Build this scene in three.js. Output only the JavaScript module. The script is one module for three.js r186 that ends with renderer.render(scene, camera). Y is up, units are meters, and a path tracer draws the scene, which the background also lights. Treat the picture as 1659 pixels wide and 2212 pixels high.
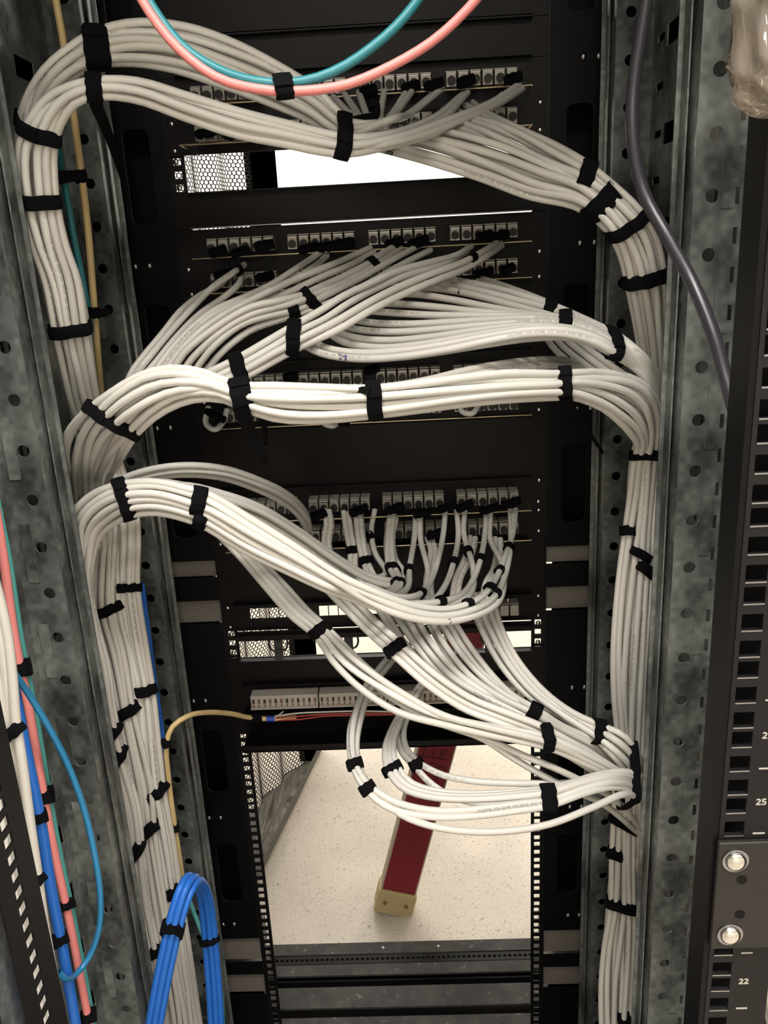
import * as THREE from 'three';
import { mergeGeometries } from 'three/addons/utils/BufferGeometryUtils.js';
import { RoundedBoxGeometry } from 'three/addons/geometries/RoundedBoxGeometry.js';
import { RectAreaLightUniformsLib } from 'three/addons/lights/RectAreaLightUniformsLib.js';
import { FontLoader } from 'three/addons/loaders/FontLoader.js';
import { TextGeometry } from 'three/addons/geometries/TextGeometry.js';

// ---------------------------------------------------------------- camera, light, exposure
const W = 1659, H = 2212, F = 1803.4;
const scene = new THREE.Scene();
scene.background = new THREE.Color(0x000000);
const camera = new THREE.PerspectiveCamera(2 * Math.atan(H / 2 / F) * 180 / Math.PI, W / H, 0.02, 60);
const CY = 1.40;                                            // camera height, all heights h below are relative to it
camera.position.set(0.0500, CY, 1.1546);
camera.rotation.set(-0.30107, 0.034783, -0.053192, 'YXZ');
camera.updateMatrixWorld(true);
const renderer = new THREE.WebGLRenderer({ antialias: true });
renderer.toneMapping = THREE.LinearToneMapping;
renderer.toneMappingExposure = 1.0;
renderer.shadowMap.enabled = true;
RectAreaLightUniformsLib.init();
const LAMPS = [                                             // ceiling troffers and added fill lights: x, z, width, depth, radiance, aisle
  [0.06, 1.27, 1.2, 0.3, 42, 0], [0.06, 2.5, 1.2, 0.3, 24, 0], [1.75, 1.6, 1.2, 0.3, 42, 0],   // cabling aisle: overhead troffer, added fill for upper cables, added fill for left channel
  [0.0, -2.72, 1.2, 0.3, 37, 1], [1.5, -2.72, 1.2, 0.3, 37, 1], [-1.5, -2.72, 1.2, 0.3, 37, 1],   // along the wall beyond the cabinet
];
const LAMP_COLOR = new THREE.Color().setRGB(1.0, 0.963, 0.905);

// ---------------------------------------------------------------- helpers
let seed = 7;
const rnd = () => { seed = (seed * 1664525 + 1013904223) >>> 0; return seed / 4294967296; };
const V = (x, y, z) => new THREE.Vector3(x, y, z);
const camM = camera.matrixWorld, camI = camera.matrixWorld.clone().invert(), camP = camera.position.clone();
function at(px, py, z) {                                    // photo pixel on the vertical plane z
  const d = V((px - W / 2) / F, -(py - H / 2) / F, -1).transformDirection(camM);
  return camP.clone().addScaledVector(d, (z - camP.z) / d.z);
}
function pix(p) { const c = p.clone().applyMatrix4(camI); return [W / 2 - F * c.x / c.z, H / 2 + F * c.y / c.z, -c.z]; }
const used = {};
function uniq(n) { if (!(n in used)) { used[n] = 0; return n; } used[n]++; return n + '_' + String(used[n]).padStart(3, '0'); }
function tag(o, label, category, group, kind) {
  o.userData.label = label; if (category) o.userData.category = category;
  if (group) o.userData.group = group; if (kind) o.userData.kind = kind; return o;
}
function fin(m) { m.castShadow = true; m.receiveShadow = true; return m; }
function mesh(name, geo, mat, parent) {
  const m = fin(new THREE.Mesh(Array.isArray(geo) ? mergeGeometries(geo.map(g => g.index ? g.toNonIndexed() : g)) : geo, mat));
  m.name = parent ? name : uniq(name); (parent || scene).add(m); return m;
}
function thing(name, label, category, group, pos) {
  const g = new THREE.Group(); g.name = uniq(name); tag(g, label, category, group);
  if (pos) g.position.copy(pos); scene.add(g); return g;
}
function struct(name, geo, mat) { const m = mesh(name, geo, mat); m.userData.kind = 'structure'; return m; }
const strip = g => { for (const k of Object.keys(g.attributes)) if (!['position', 'normal', 'uv'].includes(k)) g.deleteAttribute(k); return g; };
function box(x0, x1, y0, y1, z0, z1) {
  const g = new THREE.BoxGeometry(x1 - x0, y1 - y0, z1 - z0); g.translate((x0 + x1) / 2, (y0 + y1) / 2, (z0 + z1) / 2);
  const p = g.attributes.position, n = g.attributes.normal, u = g.attributes.uv;
  for (let i = 0; i < p.count; i++) {
    const ax = Math.abs(n.getX(i)), ay = Math.abs(n.getY(i));
    if (ax > .5) u.setXY(i, p.getZ(i), p.getY(i)); else if (ay > .5) u.setXY(i, p.getX(i), p.getZ(i)); else u.setXY(i, p.getX(i), p.getY(i));
  }
  return g;
}
function cyl(r, a, b, n = 12, r2 = r) {
  const d = b.clone().sub(a), g = new THREE.CylinderGeometry(r2, r, d.length(), n);
  g.applyQuaternion(new THREE.Quaternion().setFromUnitVectors(V(0, 1, 0), d.clone().normalize()));
  g.translate((a.x + b.x) / 2, (a.y + b.y) / 2, (a.z + b.z) / 2); return g;
}
function rect(x0, x1, y0, y1) { const s = new THREE.Shape(); s.moveTo(x0, y0); s.lineTo(x1, y0); s.lineTo(x1, y1); s.lineTo(x0, y1); s.closePath(); return s; }
function rectHole(x0, x1, y0, y1) { const s = new THREE.Path(); s.moveTo(x0, y0); s.lineTo(x0, y1); s.lineTo(x1, y1); s.lineTo(x1, y0); s.closePath(); return s; }
function circHole(x, y, r) { const s = new THREE.Path(); s.absarc(x, y, r, 0, Math.PI * 2, true); return s; }
function slotHole(x, y, w, h) {
  const s = new THREE.Path(), r = Math.min(w, h) * .32, x0 = x - w / 2, x1 = x + w / 2, y0 = y - h / 2, y1 = y + h / 2;
  s.moveTo(x0, y0 + r); s.lineTo(x0, y1 - r); s.quadraticCurveTo(x0, y1, x0 + r, y1); s.lineTo(x1 - r, y1); s.quadraticCurveTo(x1, y1, x1, y1 - r);
  s.lineTo(x1, y0 + r); s.quadraticCurveTo(x1, y0, x1 - r, y0); s.lineTo(x0 + r, y0); s.quadraticCurveTo(x0, y0, x0, y0 + r); return s;
}
const ext = (s, d, seg = 8) => new THREE.ExtrudeGeometry(s, { depth: d, bevelEnabled: false, curveSegments: seg });

// value noise
function noise2(w, s) {
  const g = new Float32Array(w * w); for (let i = 0; i < g.length; i++) g[i] = rnd();
  return (x, y) => {
    x = (x / s) * w; y = (y / s) * w; const xi = Math.floor(x), yi = Math.floor(y); let fx = x - xi, fy = y - yi;
    fx = fx * fx * (3 - 2 * fx); fy = fy * fy * (3 - 2 * fy);
    const q = (a, b) => g[(((b % w) + w) % w) * w + (((a % w) + w) % w)];
    return (q(xi, yi) * (1 - fx) + q(xi + 1, yi) * fx) * (1 - fy) + (q(xi, yi + 1) * (1 - fx) + q(xi + 1, yi + 1) * fx) * fy;
  };
}
function tex(n, fn, rx, ry, srgb = true) {
  const d = new Uint8Array(n * n * 4);
  for (let y = 0; y < n; y++) for (let x = 0; x < n; x++) {
    const c = fn(x, y), i = (y * n + x) * 4; d[i] = c[0]; d[i + 1] = c[1]; d[i + 2] = c[2]; d[i + 3] = c.length > 3 ? c[3] : 255;
  }
  const t = new THREE.DataTexture(d, n, n); t.wrapS = t.wrapT = THREE.RepeatWrapping; t.magFilter = THREE.LinearFilter; t.minFilter = THREE.LinearMipmapLinearFilter; t.generateMipmaps = true;
  if (srgb) t.colorSpace = THREE.SRGBColorSpace; t.repeat.set(rx, ry); t.needsUpdate = true; return t;
}
const std = (c, rough, metal = 0, o = {}) => new THREE.MeshStandardMaterial({ color: c, roughness: rough, metalness: metal, ...o });

// ---------------------------------------------------------------- materials
const N = 256, nA = noise2(8, N), nB = noise2(24, N), nC = noise2(64, N), nD = noise2(128, N);
const galvMap = (() => {                                     // zinc spangle: crystal patches of differing grey
  const n = 512, P = []; for (let i = 0; i < 260; i++) P.push([rnd() * n, rnd() * n, rnd()]);
  const gc = 16, cell = n / gc, grid = Array.from({ length: gc * gc }, () => []);
  P.forEach(p => grid[Math.floor(p[1] / cell) * gc + Math.floor(p[0] / cell)].push(p));
  const big = noise2(6, n), mid = noise2(40, n);
  return [tex(n, (x, y) => {
    let bd = 1e9, bv = 0; const cx = Math.floor(x / cell), cy = Math.floor(y / cell);
    for (let j = -2; j <= 2; j++) for (let i = -2; i <= 2; i++) for (const p of grid[((cy + j + gc) % gc) * gc + (cx + i + gc) % gc]) {
      let dx = Math.abs(p[0] - x), dy = Math.abs(p[1] - y); if (dx > n / 2) dx = n - dx; if (dy > n / 2) dy = n - dy;
      const d = dx * dx + dy * dy * .6; if (d < bd) { bd = d; bv = p[2]; }
    }
    const v = 107 + (bv - .5) * 14 + (big(x, y) - .5) * 84 + (mid(x, y) - .5) * 36;
    return [v * .965, v, v * .985];
  }, 4, 4), tex(256, (x, y) => { const v = 112 + (nA(x, y) - .5) * 80 + (nC(x, y) - .5) * 40; return [v, v, v]; }, 5, 5, false)];
})();
const dim = (c, rough, metal, spec) => new THREE.MeshPhysicalMaterial({ color: c, roughness: rough, metalness: metal, specularIntensity: spec });
const M = {};
M.galv = std(0xffffff, 1, .45, { map: galvMap[0], roughnessMap: galvMap[1] });
M.black = dim(0x0a0a0c, .5, 0, .3);
M.blackPanel = dim(0x100c0d, .42, 0, .35);
M.rail = dim(0x0d0c0d, .42, 0, .5);
M.railDark = dim(0x151314, .55, 0, .5);
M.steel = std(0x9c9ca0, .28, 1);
M.chrome = std(0xd9d6d0, .2, 1);
M.brass = std(0xb8a98a, .3, .9);
M.greyBar = std(0x726c66, .6, .1);
M.jackGrey = std(0xa39d92, .42, .3);
M.jackDark = std(0x2a2728, .5, .2);
M.strap = dim(0x0a090c, .95, 0, .3);
M.pale = std(0xc4bcae, .6);
M.fontWhite = std(0xa8a49c, .7);
M.wall = std(0xe9e6de, .9);
M.ceiling = std(0xd8d5ce, .95);
M.dust = std(0xffffff, .8, .1, {
  map: tex(256, (x, y) => {
    const b = nA(x, y) * .5 + nB(x, y) * .3 + nD(x, y) * .2; let v = 40 + b * 42; if (nC(x, y) > .86 && nB(x, y) > .55) v += 34;
    return [v * 1.02, v * .98, v * .95];
  }, 3, 3)
});
M.ledge = std(0xffffff, .85, 0, { map: tex(256, (x, y) => { const v = 92 + (nB(x, y) - .5) * 60 + (nD(x, y) - .5) * 34 + (nA(x, y) - .5) * 30; return [v, v * .97, v * .9]; }, 3, 3) });
M.floor = std(0xffffff, .55, 0, {
  map: (() => {
    const n = 1024, a = noise2(10, n), s1 = noise2(300, n), s2 = noise2(180, n), s3 = noise2(70, n), k = noise2(420, n);
    return tex(n, (x, y) => {
      let v = 203 + (a(x, y) - .5) * 16 + (k(x, y) - .5) * 12; let w = 0;
      if (s1(x, y) > .83) w = 26; if (s2(x, y) > .9) w = Math.max(w, 44); if (s3(x, y) > .978) w = Math.max(w, 46); if (s1(y, x) > .9) w = -12;
      v -= w; return [v, v * .955, v * .895];
    }, 1.25, 1.25);
  })()
});
// cable jackets; the print runs along the jacket
function printTex() {
  const c = document.createElement('canvas'); c.width = 1024; c.height = 64; const g = c.getContext('2d');
  g.fillStyle = '#ffffff'; g.fillRect(0, 0, 1024, 64); g.fillStyle = '#8d8880'; g.font = '11px sans-serif';
  for (const y of [14, 46]) g.fillText('C(UL) E164469   CAT6A   4/23 AWG   F/UTP   VERIFIED   ISO/IEC 11801   0 4 3 7', 40, y);
  const t = new THREE.CanvasTexture(c); t.wrapS = t.wrapT = THREE.RepeatWrapping; t.colorSpace = THREE.SRGBColorSpace; return t;
}
const pt = printTex();
const jack = (h, r = .42) => std(h, r);
M.white = [0xdad6cf, 0xdedbd4, 0xd4d0c8, 0xdad8d1].map((c, i) => { const m = jack(c, .42); if (i % 2) m.map = pt; return m; });
M.teal = jack(0x2f828d); M.pink = jack(0xef8f8b); M.yellow = jack(0xd6bb84); M.blue = jack(0x2a72d4); M.blueClear = jack(0x2f86b8, .25);
M.dark = jack(0x333137, .3); M.tealThin = jack(0x4f9f9c); M.redWire = jack(0xa83a34); M.blueWire = jack(0x2946b8); M.whiteWire = jack(0xd8d4cc);

// ---------------------------------------------------------------- the room
struct('floor', box(-3, 3, -.1, 0, -3.3, 3.3), M.floor);
struct('ceiling', box(-3, 3, 2.8, 2.9, -3.3, 3.3), M.ceiling);
struct('wall_front', box(-3, 3, 0, 2.8, -3.4, -3.3), M.wall);
struct('wall_back', box(-3, 3, 0, 2.8, 3.3, 3.4), M.wall);
struct('wall_left', box(-3.1, -3, 0, 2.8, -3.3, 3.3), M.wall);
struct('wall_right', box(3, 3.1, 0, 2.8, -3.3, 3.3), M.wall);
LAMPS.forEach(([x, z, w, d, L, far], i) => {
  const t = thing('ceiling_light', i === 2 ? 'added white fill light off to one side over the cabling aisle' : far ? 'white troffer light along the wall beyond the cabinet' : i ? 'added white fill light farther back over the cabling aisle' : 'white troffer light right above the open cabinet rear', 'ceiling light', far ? 'troffers beyond the cabinet' : undefined, V(x, 2.8, z));
  mesh('housing', [box(-w / 2 - .03, w / 2 + .03, -.05, 0, -d / 2 - .03, d / 2 + .03)], std(0xd8d5ce, .5), t);
  const df = std(0xffffff, .6); df.emissive = LAMP_COLOR.clone(); df.emissiveIntensity = 2.2;
  mesh('diffuser', box(-w / 2, w / 2, -.056, -.05, -d / 2, d / 2), df, t);
  const l = new THREE.RectAreaLight(LAMP_COLOR, L, w, d); l.name = 'lamp_light'; l.position.set(0, -.062, 0); l.lookAt(V(x, -10, z)); l.rotation.set(-Math.PI / 2, 0, 0); t.add(l);
});

// ---------------------------------------------------------------- the cabinet
const rack = thing('equipment_rack', 'black open network cabinet with galvanised cable channels on both sides', 'rack');
const Y = h => CY + h;
// square-hole mounting rails
function railGeo(y0, y1, w0, w1, hw = .0047, edges) {                           // face in xy, hole centres on x = 0
  const s = rect(w0, w1, y0, y1);
  const U0 = Y(.042);
  for (let k = -32; k < 18; k++) for (const o of [.00635, .022225, .0381]) {
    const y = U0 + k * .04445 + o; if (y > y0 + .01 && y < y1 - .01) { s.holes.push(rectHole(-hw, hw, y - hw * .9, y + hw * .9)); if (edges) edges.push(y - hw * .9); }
  }
  return ext(s, .002);
}
for (const sx of [-1, 1]) {
  const g = railGeo(.06, 2.05, sx < 0 ? -.012 : -.010, sx < 0 ? .010 : .012); g.translate(sx * .2325, 0, -.002);
  const fl = box(sx * .2325 + (sx < 0 ? -.012 : .010), sx * .2325 + (sx < 0 ? -.010 : .012), .06, 2.05, -.012, -.002);
  mesh('mounting_rail', [g, fl], M.rail, rack);
}
{ // rear rails, close to the camera
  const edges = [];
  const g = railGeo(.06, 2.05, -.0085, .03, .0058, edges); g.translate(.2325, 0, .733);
  mesh('mounting_rail', [g], M.railDark, rack); mesh('rail_channel', [box(.2205, .2238, .06, 2.05, .712, .7345), box(.2205, .262, .06, 2.05, .710, .712)], M.black, rack);
  mesh('lit_hole_edges', edges.map(y => box(.2325 - .0057, .2325 + .0057, y, y + .0009, .7322, .7354)), M.steel, rack);  // bare steel strip along each hole bottom only, standing for light caught there
  const g2 = railGeo(.06, 2.05, -.03, .0125); g2.translate(-.262, 0, .733);
  const s = rect(-.052, 0, .06, 2.05); for (let k = 0; k < 134; k++) s.holes.push(rectHole(-.031, -.019, .072 + k * .01482, .072 + k * .01482 + .0095));
  const side = ext(s, .002); side.rotateY(-Math.PI / 2); side.translate(-.249, 0, .735 - .052); // plane x = const
  mesh('mounting_rail', [g2, side], M.railDark, rack);
}
// black plates with slots between rail and cable channel
for (const sx of [-1, 1]) {
  const segs = [[-.423, .65], [-.487, -.45], [-1.121, -.525], [-1.20, -1.173], [-1.34, -1.246]];
  for (const [a, b] of segs) {
    const x0 = .2445, x1 = .322, s = rect(x0, x1, Y(a), Y(b));
    for (let k = -6; k < 4; k++) { const c = -.11 + .2185 * k; if (c - .06 > a && c + .06 < b) s.holes.push(slotHole(.283, Y(c), .034, .115)); }
    const g = ext(s, .002); if (sx < 0) g.scale(-1, 1, 1); g.translate(0, 0, -.003);
    if (sx < 0) { const ix = g.attributes.position; for (let i = 0; i < ix.count; i += 3) { for (const A of ['position', 'normal', 'uv']) { const at_ = g.attributes[A]; const n = at_.itemSize; for (let c = 0; c < n; c++) { const t = at_.array[(i + 1) * n + c]; at_.array[(i + 1) * n + c] = at_.array[(i + 2) * n + c]; at_.array[(i + 2) * n + c] = t; } } } }
    mesh('slotted_post', [g], M.black, rack);
  }
  for (const [a, b] of [[-.450, -.423], [-.525, -.487], [-1.173, -1.121], [-1.246, -1.20]])
    mesh('crossbar', box(sx < 0 ? -.322 : .2445, sx < 0 ? -.2445 : .322, Y(a) + .0005, Y(b) - .0005, -.058, -.008), M.greyBar, rack);
  mesh('inner_skin', box(sx * .32 - .056, sx * .32 + .056, .07, 2.05, -.065, -.06), M.black, rack);
}
const screwG = (() => { const g = new THREE.SphereGeometry(.0045, 12, 6, 0, 7, 0, Math.PI / 2); g.rotateX(Math.PI / 2); g.scale(1, 1, .7); return g; })();
for (const h of [.437, .218, -.001, -.2205, -.656, -.873, -1.09]) for (const x of [-.305, -.286, .286, .305]) {
  const m = mesh('screw', screwG, M.steel, rack); m.position.set(x, Y(h), -.001);
}
for (const sx of [-1, 1]) for (const u of [5, 4, 2, 1, 0, -2, -4, -6, -8, -9, -10, -11, -12, -13, -14]) for (const o of [.00635, .0381]) {
  const m = mesh('screw', screwG, M.chrome, rack); m.position.set(sx * .2325 + (rnd() - .5) * .001, Y(.042 + u * .04445 + o), .003); m.scale.setScalar(.85);
}
// galvanised struts: web with round holes, inner flange, outer flange
function strut(sx, zf, ph) {
  const s = rect(.3105, .352, .07, 2.05);
  for (let k = -40; k < 20; k++) { const y = Y(ph + .05 * k); if (y > .09 && y < 2.03) s.holes.push(circHole(.3255, y, .0062)); }
  if (sx > 0 && zf > .2) for (let k = 0; k < 58; k++) s.holes.push(rectHole(.3455, .3495, .085 + k * .0335, .085 + k * .0335 + .014));
  const g = ext(s, .0018, 6), parts = [];
  if (sx < 0) { g.scale(-1, 1, 1); const P = g.attributes.position.array, Nn = g.attributes.normal.array, U = g.attributes.uv.array; for (let i = 0; i < P.length / 9; i++) for (const [A, n] of [[P, 3], [Nn, 3], [U, 2]]) for (let c = 0; c < n; c++) { const a = (i * 3 + 1) * n + c, b = (i * 3 + 2) * n + c, t = A[a]; A[a] = A[b]; A[b] = t; } }
  g.translate(0, 0, zf - .0018); parts.push(g);
  const bx = (a, b, z0, z1, y0 = .07, y1 = 2.05) => parts.push(box(Math.min(sx * a, sx * b), Math.max(sx * a, sx * b), y0, y1, z0, z1));
  bx(.3087, .3105, zf - .037, zf); bx(.3000, .3087, zf - .037, zf - .0352); bx(.3045, .3060, zf - .0352, zf - .018);
  // pressed ribs on the web
  for (let k = 0; k < 18; k++) { const y = .12 + k * .1085; bx(.3325, .3435, zf, zf + .0016, y, y + .062); }
  return mesh('galvanised_strut', parts, M.galv, rack);
}
for (const sx of [-1, 1]) { strut(sx, .067, -.0015); strut(sx, .367, -.017); }
// galvanised side plates with cut-outs
for (const sx of [-1, 1]) {
  const s = rect(.03, .66, .07, 2.05);
  for (let k = 0; k < 25; k++) { const y = .1 + k * .077; s.holes.push(rectHole(.383, .3925, y, y + .024)); s.holes.push(rectHole(.455, .468, y + .03, y + .052)); s.holes.push(rectHole(.56, .575, y + .01, y + .035)); }
  for (let k = 0; k < 19; k++) { const y = .1 + k * .1; s.holes.push(rectHole(.12, .17, y, y + .022)); s.holes.push(rectHole(.21, .27, y + .05, y + .068)); s.holes.push(rectHole(.295, .302, y + .01, y + .04)); s.holes.push(rectHole(.312, .318, y + .01, y + .04)); }
  if (sx > 0) for (let k = 0; k < 34; k++) s.holes.push(rectHole(.085, .112, .11 + k * .05, .118 + k * .05));
  const g = ext(s, .0015); g.rotateY(-Math.PI / 2); g.translate(sx < 0 ? -.352 : .3535, 0, 0);
  mesh('side_plate', g, M.galv, rack);
  mesh('outer_skin', box(sx * .385 - .004, sx * .385 + .004, .03, 2.1, -.2, .8), M.black, rack);
}
mesh('roof', box(-.39, .39, 2.08, 2.1, -.25, .80), M.black, rack);
// base: front sill, perforated strip, dusty plates
{
  const yb = Y(-1.33);
  mesh('base_plate', box(-.385, .385, yb - .004, yb, -.145, -.119), M.dust, rack);
  mesh('base_plate', box(-.385, .385, yb - .004, yb, -.092, -.046), M.dust, rack);
  mesh('base_plate', box(-.385, .385, yb - .004, yb, -.026, .12), M.dust, rack);
  mesh('base_plate', box(-.385, .385, yb - .03, yb - .026, -.19, .8), M.black, rack);
  mesh('front_sill', box(-.385, .385, yb - .05, yb + .002, -.196, -.168), M.dust, rack);
  const s = rect(-.385, .385, -.166, -.146); for (let k = 0; k < 76; k++) s.holes.push(circHole(-.375 + k * .01, -.156, .0034));
  const g = ext(s, .0015, 5); g.rotateX(-Math.PI / 2); g.scale(1, 1, -1); g.translate(0, yb - .001, 0);
  const P = g.attributes.position.array; for (let i = 0; i < P.length / 9; i++) for (let c = 0; c < 3; c++) { const a = i * 9 + 3 + c, b = i * 9 + 6 + c, t = P[a]; P[a] = P[b]; P[b] = t; } g.computeVertexNormals();
  mesh('perforated_strip', g, M.black, rack);
  mesh('strip_liner', box(-.385, .385, yb - .014, yb - .012, -.166, -.146), M.greyBar, rack);
  for (const x of [-.045, .065]) { const m = mesh('screw', screwG, M.steel, rack); m.rotation.x = -Math.PI / 2; m.position.set(x, yb + .002, -.18); }
  for (const sx of [-1, 1]) mesh('front_post', box(sx * .36 - .025, sx * .36 + .025, .05, 2.08, -.2, -.16), M.black, rack);
  mesh('front_header', box(-.385, .385, 1.98, 2.08, -.2, -.16), M.black, rack);
}
// printed scale on the right rear rail
const font = await new FontLoader().loadAsync('fonts/droid/droid_sans_bold.typeface.json');
{
  const gs = [];
  const h25 = at(1633, 1733, .736).y;
  for (let n = 18; n < 38; n++) {
    const y = h25 + (n - 25) * .04445;
    const t = new TextGeometry(String(n), { font, size: .0042, depth: .0003, curveSegments: 2 }); t.translate(.2435, y - .0026, .735); gs.push(strip(t.index ? t.toNonIndexed() : t));
    gs.push(box(.2435, .2505, y + .0216, y + .0226, .735, .7353).toNonIndexed());
  }
  mesh('printed_scale', gs, M.fontWhite, rack);
}
// filler bracket with two screws on the right rear rail
{
  const t = thing('rail_bracket', 'flat dark bracket held by two chrome screws on numbered rail', 'bracket');
  const a = at(1592, 1865, .742), b = at(1580, 2025, .742);
  mesh('plate', new RoundedBoxGeometry(.036, a.y - b.y + .024, .004, 2, .0012).translate(.2405, (a.y + b.y) / 2, .7372), std(0x211e1d, .5, .2), t);
  for (const p of [a, b]) {
    const s = new THREE.SphereGeometry(.0062, 20, 10, 0, 7, 0, Math.PI / 2); s.rotateX(Math.PI / 2); s.scale(1, 1, .62); s.translate(p.x, p.y, .7405);
    mesh('washer', cyl(.0078, V(p.x, p.y, .739), V(p.x, p.y, .7402), 24), M.steel, t); mesh('screw', s, M.chrome, t);
    mesh('hole', cyl(.0032, V(p.x + .005, p.y + (p === a ? -.0145 : .0145), .7385), V(p.x + .005, p.y + (p === a ? -.0145 : .0145), .7394), 12), M.black, t);
  }
}

// ---------------------------------------------------------------- panels in the rack
const PX0 = -.2, JP = .0147, GP = .1043;
const jackGeo = (() => {
  const parts = [new RoundedBoxGeometry(.0128, .0165, .026, 1, .0012).translate(0, 0, .013)];
  parts.push(box(-.0064, .0064, .0087, .0100, .001, .022).toNonIndexed());
  return mergeGeometries(parts.map(g => strip(g.index ? g.toNonIndexed() : g)));
})();
const bootGeo = cyl(.0046, V(0, -.001, .0258), V(0, -.002, .032), 10, .0052);
const clipGeo = mergeGeometries([box(-.0058, .0058, .0062, .0071, .0255, .0268), box(-.0058, .0058, -.0078, -.0071, .0255, .0268)]);
function patchPanel(h1, label, rows, empty) {
  const t = thing('patch_panel', label, 'patch panel', undefined, V(0, Y(h1), 0));
  const hh = (h1 === U(-2) ? .0437 : .04445) * rows, s = rect(-.2413, .2413, 0, hh); const list = [];
  for (let r = 0; r < rows; r++) for (let g = 0; g < 4; g++) for (let k = 0; k < 6; k++) list.push([PX0 + g * GP + (k + .5) * JP, (rows - r - .5) * .0437 - .0005]);
  if (empty) for (const [x, y] of list) s.holes.push(rectHole(x - .0067, x + .0067, y - .002, y + .0145));
  const pl = ext(s, .0016); pl.translate(0, 0, .0035); mesh('faceplate', pl, M.blackPanel, t);
  for (const [x, y] of list) if (!empty || x > .16) {
    const m = mesh('jack', jackGeo, M.jackGrey, t); m.position.set(x, empty ? y + .006 : y, .005); if (empty) continue;
    mesh('cable_outlet', bootGeo, M.jackDark, m); mesh('clip', clipGeo, M.steel, m);
  }
  for (let r = 0; r < rows; r++) {
    const y = (rows - r - .5) * .0437 - .0145;
    if (!empty) { mesh('support_rod', [cyl(.0011, V(-.215, y, .046), V(.215, y, .046), 8)], M.brass, t); for (const x of [-.215, -.006, .203 + .012]) mesh('rod_arm', cyl(.0011, V(x, y, .0045), V(x, y, .046), 8), M.brass, t); }
  }
  return t;
}
function blank(h0, h1, label, lip) {
  const t = thing('blank_panel', label, 'blank panel', undefined, V(0, Y(h0), 0));
  mesh('plate', new RoundedBoxGeometry(.4826, h1 - h0, .0025, 1, .0006).translate(0, (h1 - h0) / 2, .0052), M.blackPanel, t);
  mesh('bottom_lip', box(-.221, .221, .0004, .0022, .0064, .018), M.blackPanel, t);
  mesh('top_lip', box(-.221, .221, h1 - h0 - .0026, h1 - h0 - .0008, .0064, .018), M.blackPanel, t);
  if (lip) mesh('leak_strip', box(-.221, .221, -.0004, .0004, .006, .0185), M.steel, t);  // bright steel strip standing in for the light leak under the panel
  return t;
}
const U = k => .042 + k * .04445;
patchPanel(U(2), 'topmost patch panel of metal jacks behind the draped cables', 2);
patchPanel(U(-2), 'patch panel of two jack rows just under the blank panel with the light leak strip', 2);
patchPanel(U(-6), 'patch panel hidden behind the horizontal mid-height cable bundle', 2);
patchPanel(U(-10), 'patch panel with pairs of tied cables hanging down from its jacks', 2);
patchPanel(U(-13), 'one-row patch panel with empty see-through jack openings', 1, true);
blank(U(0), U(1), 'black blank panel with an added light leak strip below the white gap', true);
blank(U(4), U(5), 'black blank panel above the topmost patch panel');
blank(U(5), U(7), 'black blank panel second above the topmost patch panel');
blank(U(7), U(9), 'black blank panel at the very top of the rack');
blank(U(-4), U(-2), 'black blank panel behind the fanned mid-height cables');
blank(U(-8), U(-6), 'wide black blank panel below the horizontal mid-height bundle');
blank(U(-12), U(-10), 'black blank panel behind the tied vertical cable pairs');
blank(U(-15), U(-14), 'black blank panel above the white punch-down strip');
{ // cable tray with wire hooks below the empty jacks
  const t = thing('cable_tray', 'black cable tray with wire hooks under the empty jack row', 'cable tray', undefined, V(0, Y(U(-13)), 0));
  mesh('shelf', box(-.222, .222, -.0035, -.001, .006, .022), M.blackPanel, t);
  mesh('lip', box(-.222, .222, -.009, -.001, .022, .0235), M.blackPanel, t);
  for (const x of [-.158, -.052, .052, .158]) {
    const p = [V(x - .0135, -.006, .0235), V(x - .0135, -.018, .024), V(x - .009, -.025, .0245), V(x + .009, -.025, .0245), V(x + .0135, -.018, .024), V(x + .0135, -.006, .0235)];
    mesh('hook', new THREE.TubeGeometry(new THREE.CatmullRomCurve3(p), 24, .0016, 6), M.jackDark, t);
    const b = box(-.0065, .0065, -.032, 0, -.0015, .0015); b.rotateX(-.2); b.translate(x - .001, -.012, .016); mesh('hook_bracket', b, M.jackDark, t);
  }
}
{ // punch-down strip: white comb blocks with numbered wire slots
  const t = thing('punch_down_strip', 'white punch-down strip with small coded contacts above the floor opening', 'terminal strip', undefined, V(0, Y(U(-15)), 0));
  mesh('carrier', box(-.2413, .2413, -.044, -.0004, .0035, .006), M.blackPanel, t);
  mesh('carrier_lip', box(-.222, .222, -.044, -.0425, .006, .03), M.blackPanel, t);
  const top = std(0xbdb5a9, .55), clip = std(0x7b5f55, .6), dk = std(0x3c3634, .6);
  for (const [x0, x1] of [[-.208, -.105], [-.103, 0], [.002, .105], [.107, .208]]) {
    const b = mesh('block', [new RoundedBoxGeometry(x1 - x0, .022, .022, 1, .001).translate((x0 + x1) / 2, -.021, .018), box(x0, x1, -.031, -.0285, .029, .033)], top, t);
    const n = 12, st = (x1 - x0) / n;
    for (let k = 0; k < n; k++) {
      mesh('contact', box(x0 + (k + .3) * st, x0 + (k + .72) * st, -.0225, -.0155, .0285, .0297), k % 2 ? clip : dk, b);
      mesh('contact', box(x0 + (k + .35) * st, x0 + (k + .6) * st, -.0285, -.024, .0285, .0295), clip, b);
    }
  }
}
{ // wire-management panel under the strip carrying stripped yellow cable
  const t = blank(U(-17), U(-16), 'black lowest panel carrying stripped wires of the yellow cable');
  mesh('wire_shelf', box(-.222, .222, .001, .003, .018, .06), M.blackPanel, t);
  mesh('wire_shelf_lip', box(-.222, .222, .001, .012, .058, .06), M.blackPanel, t);
}

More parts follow.
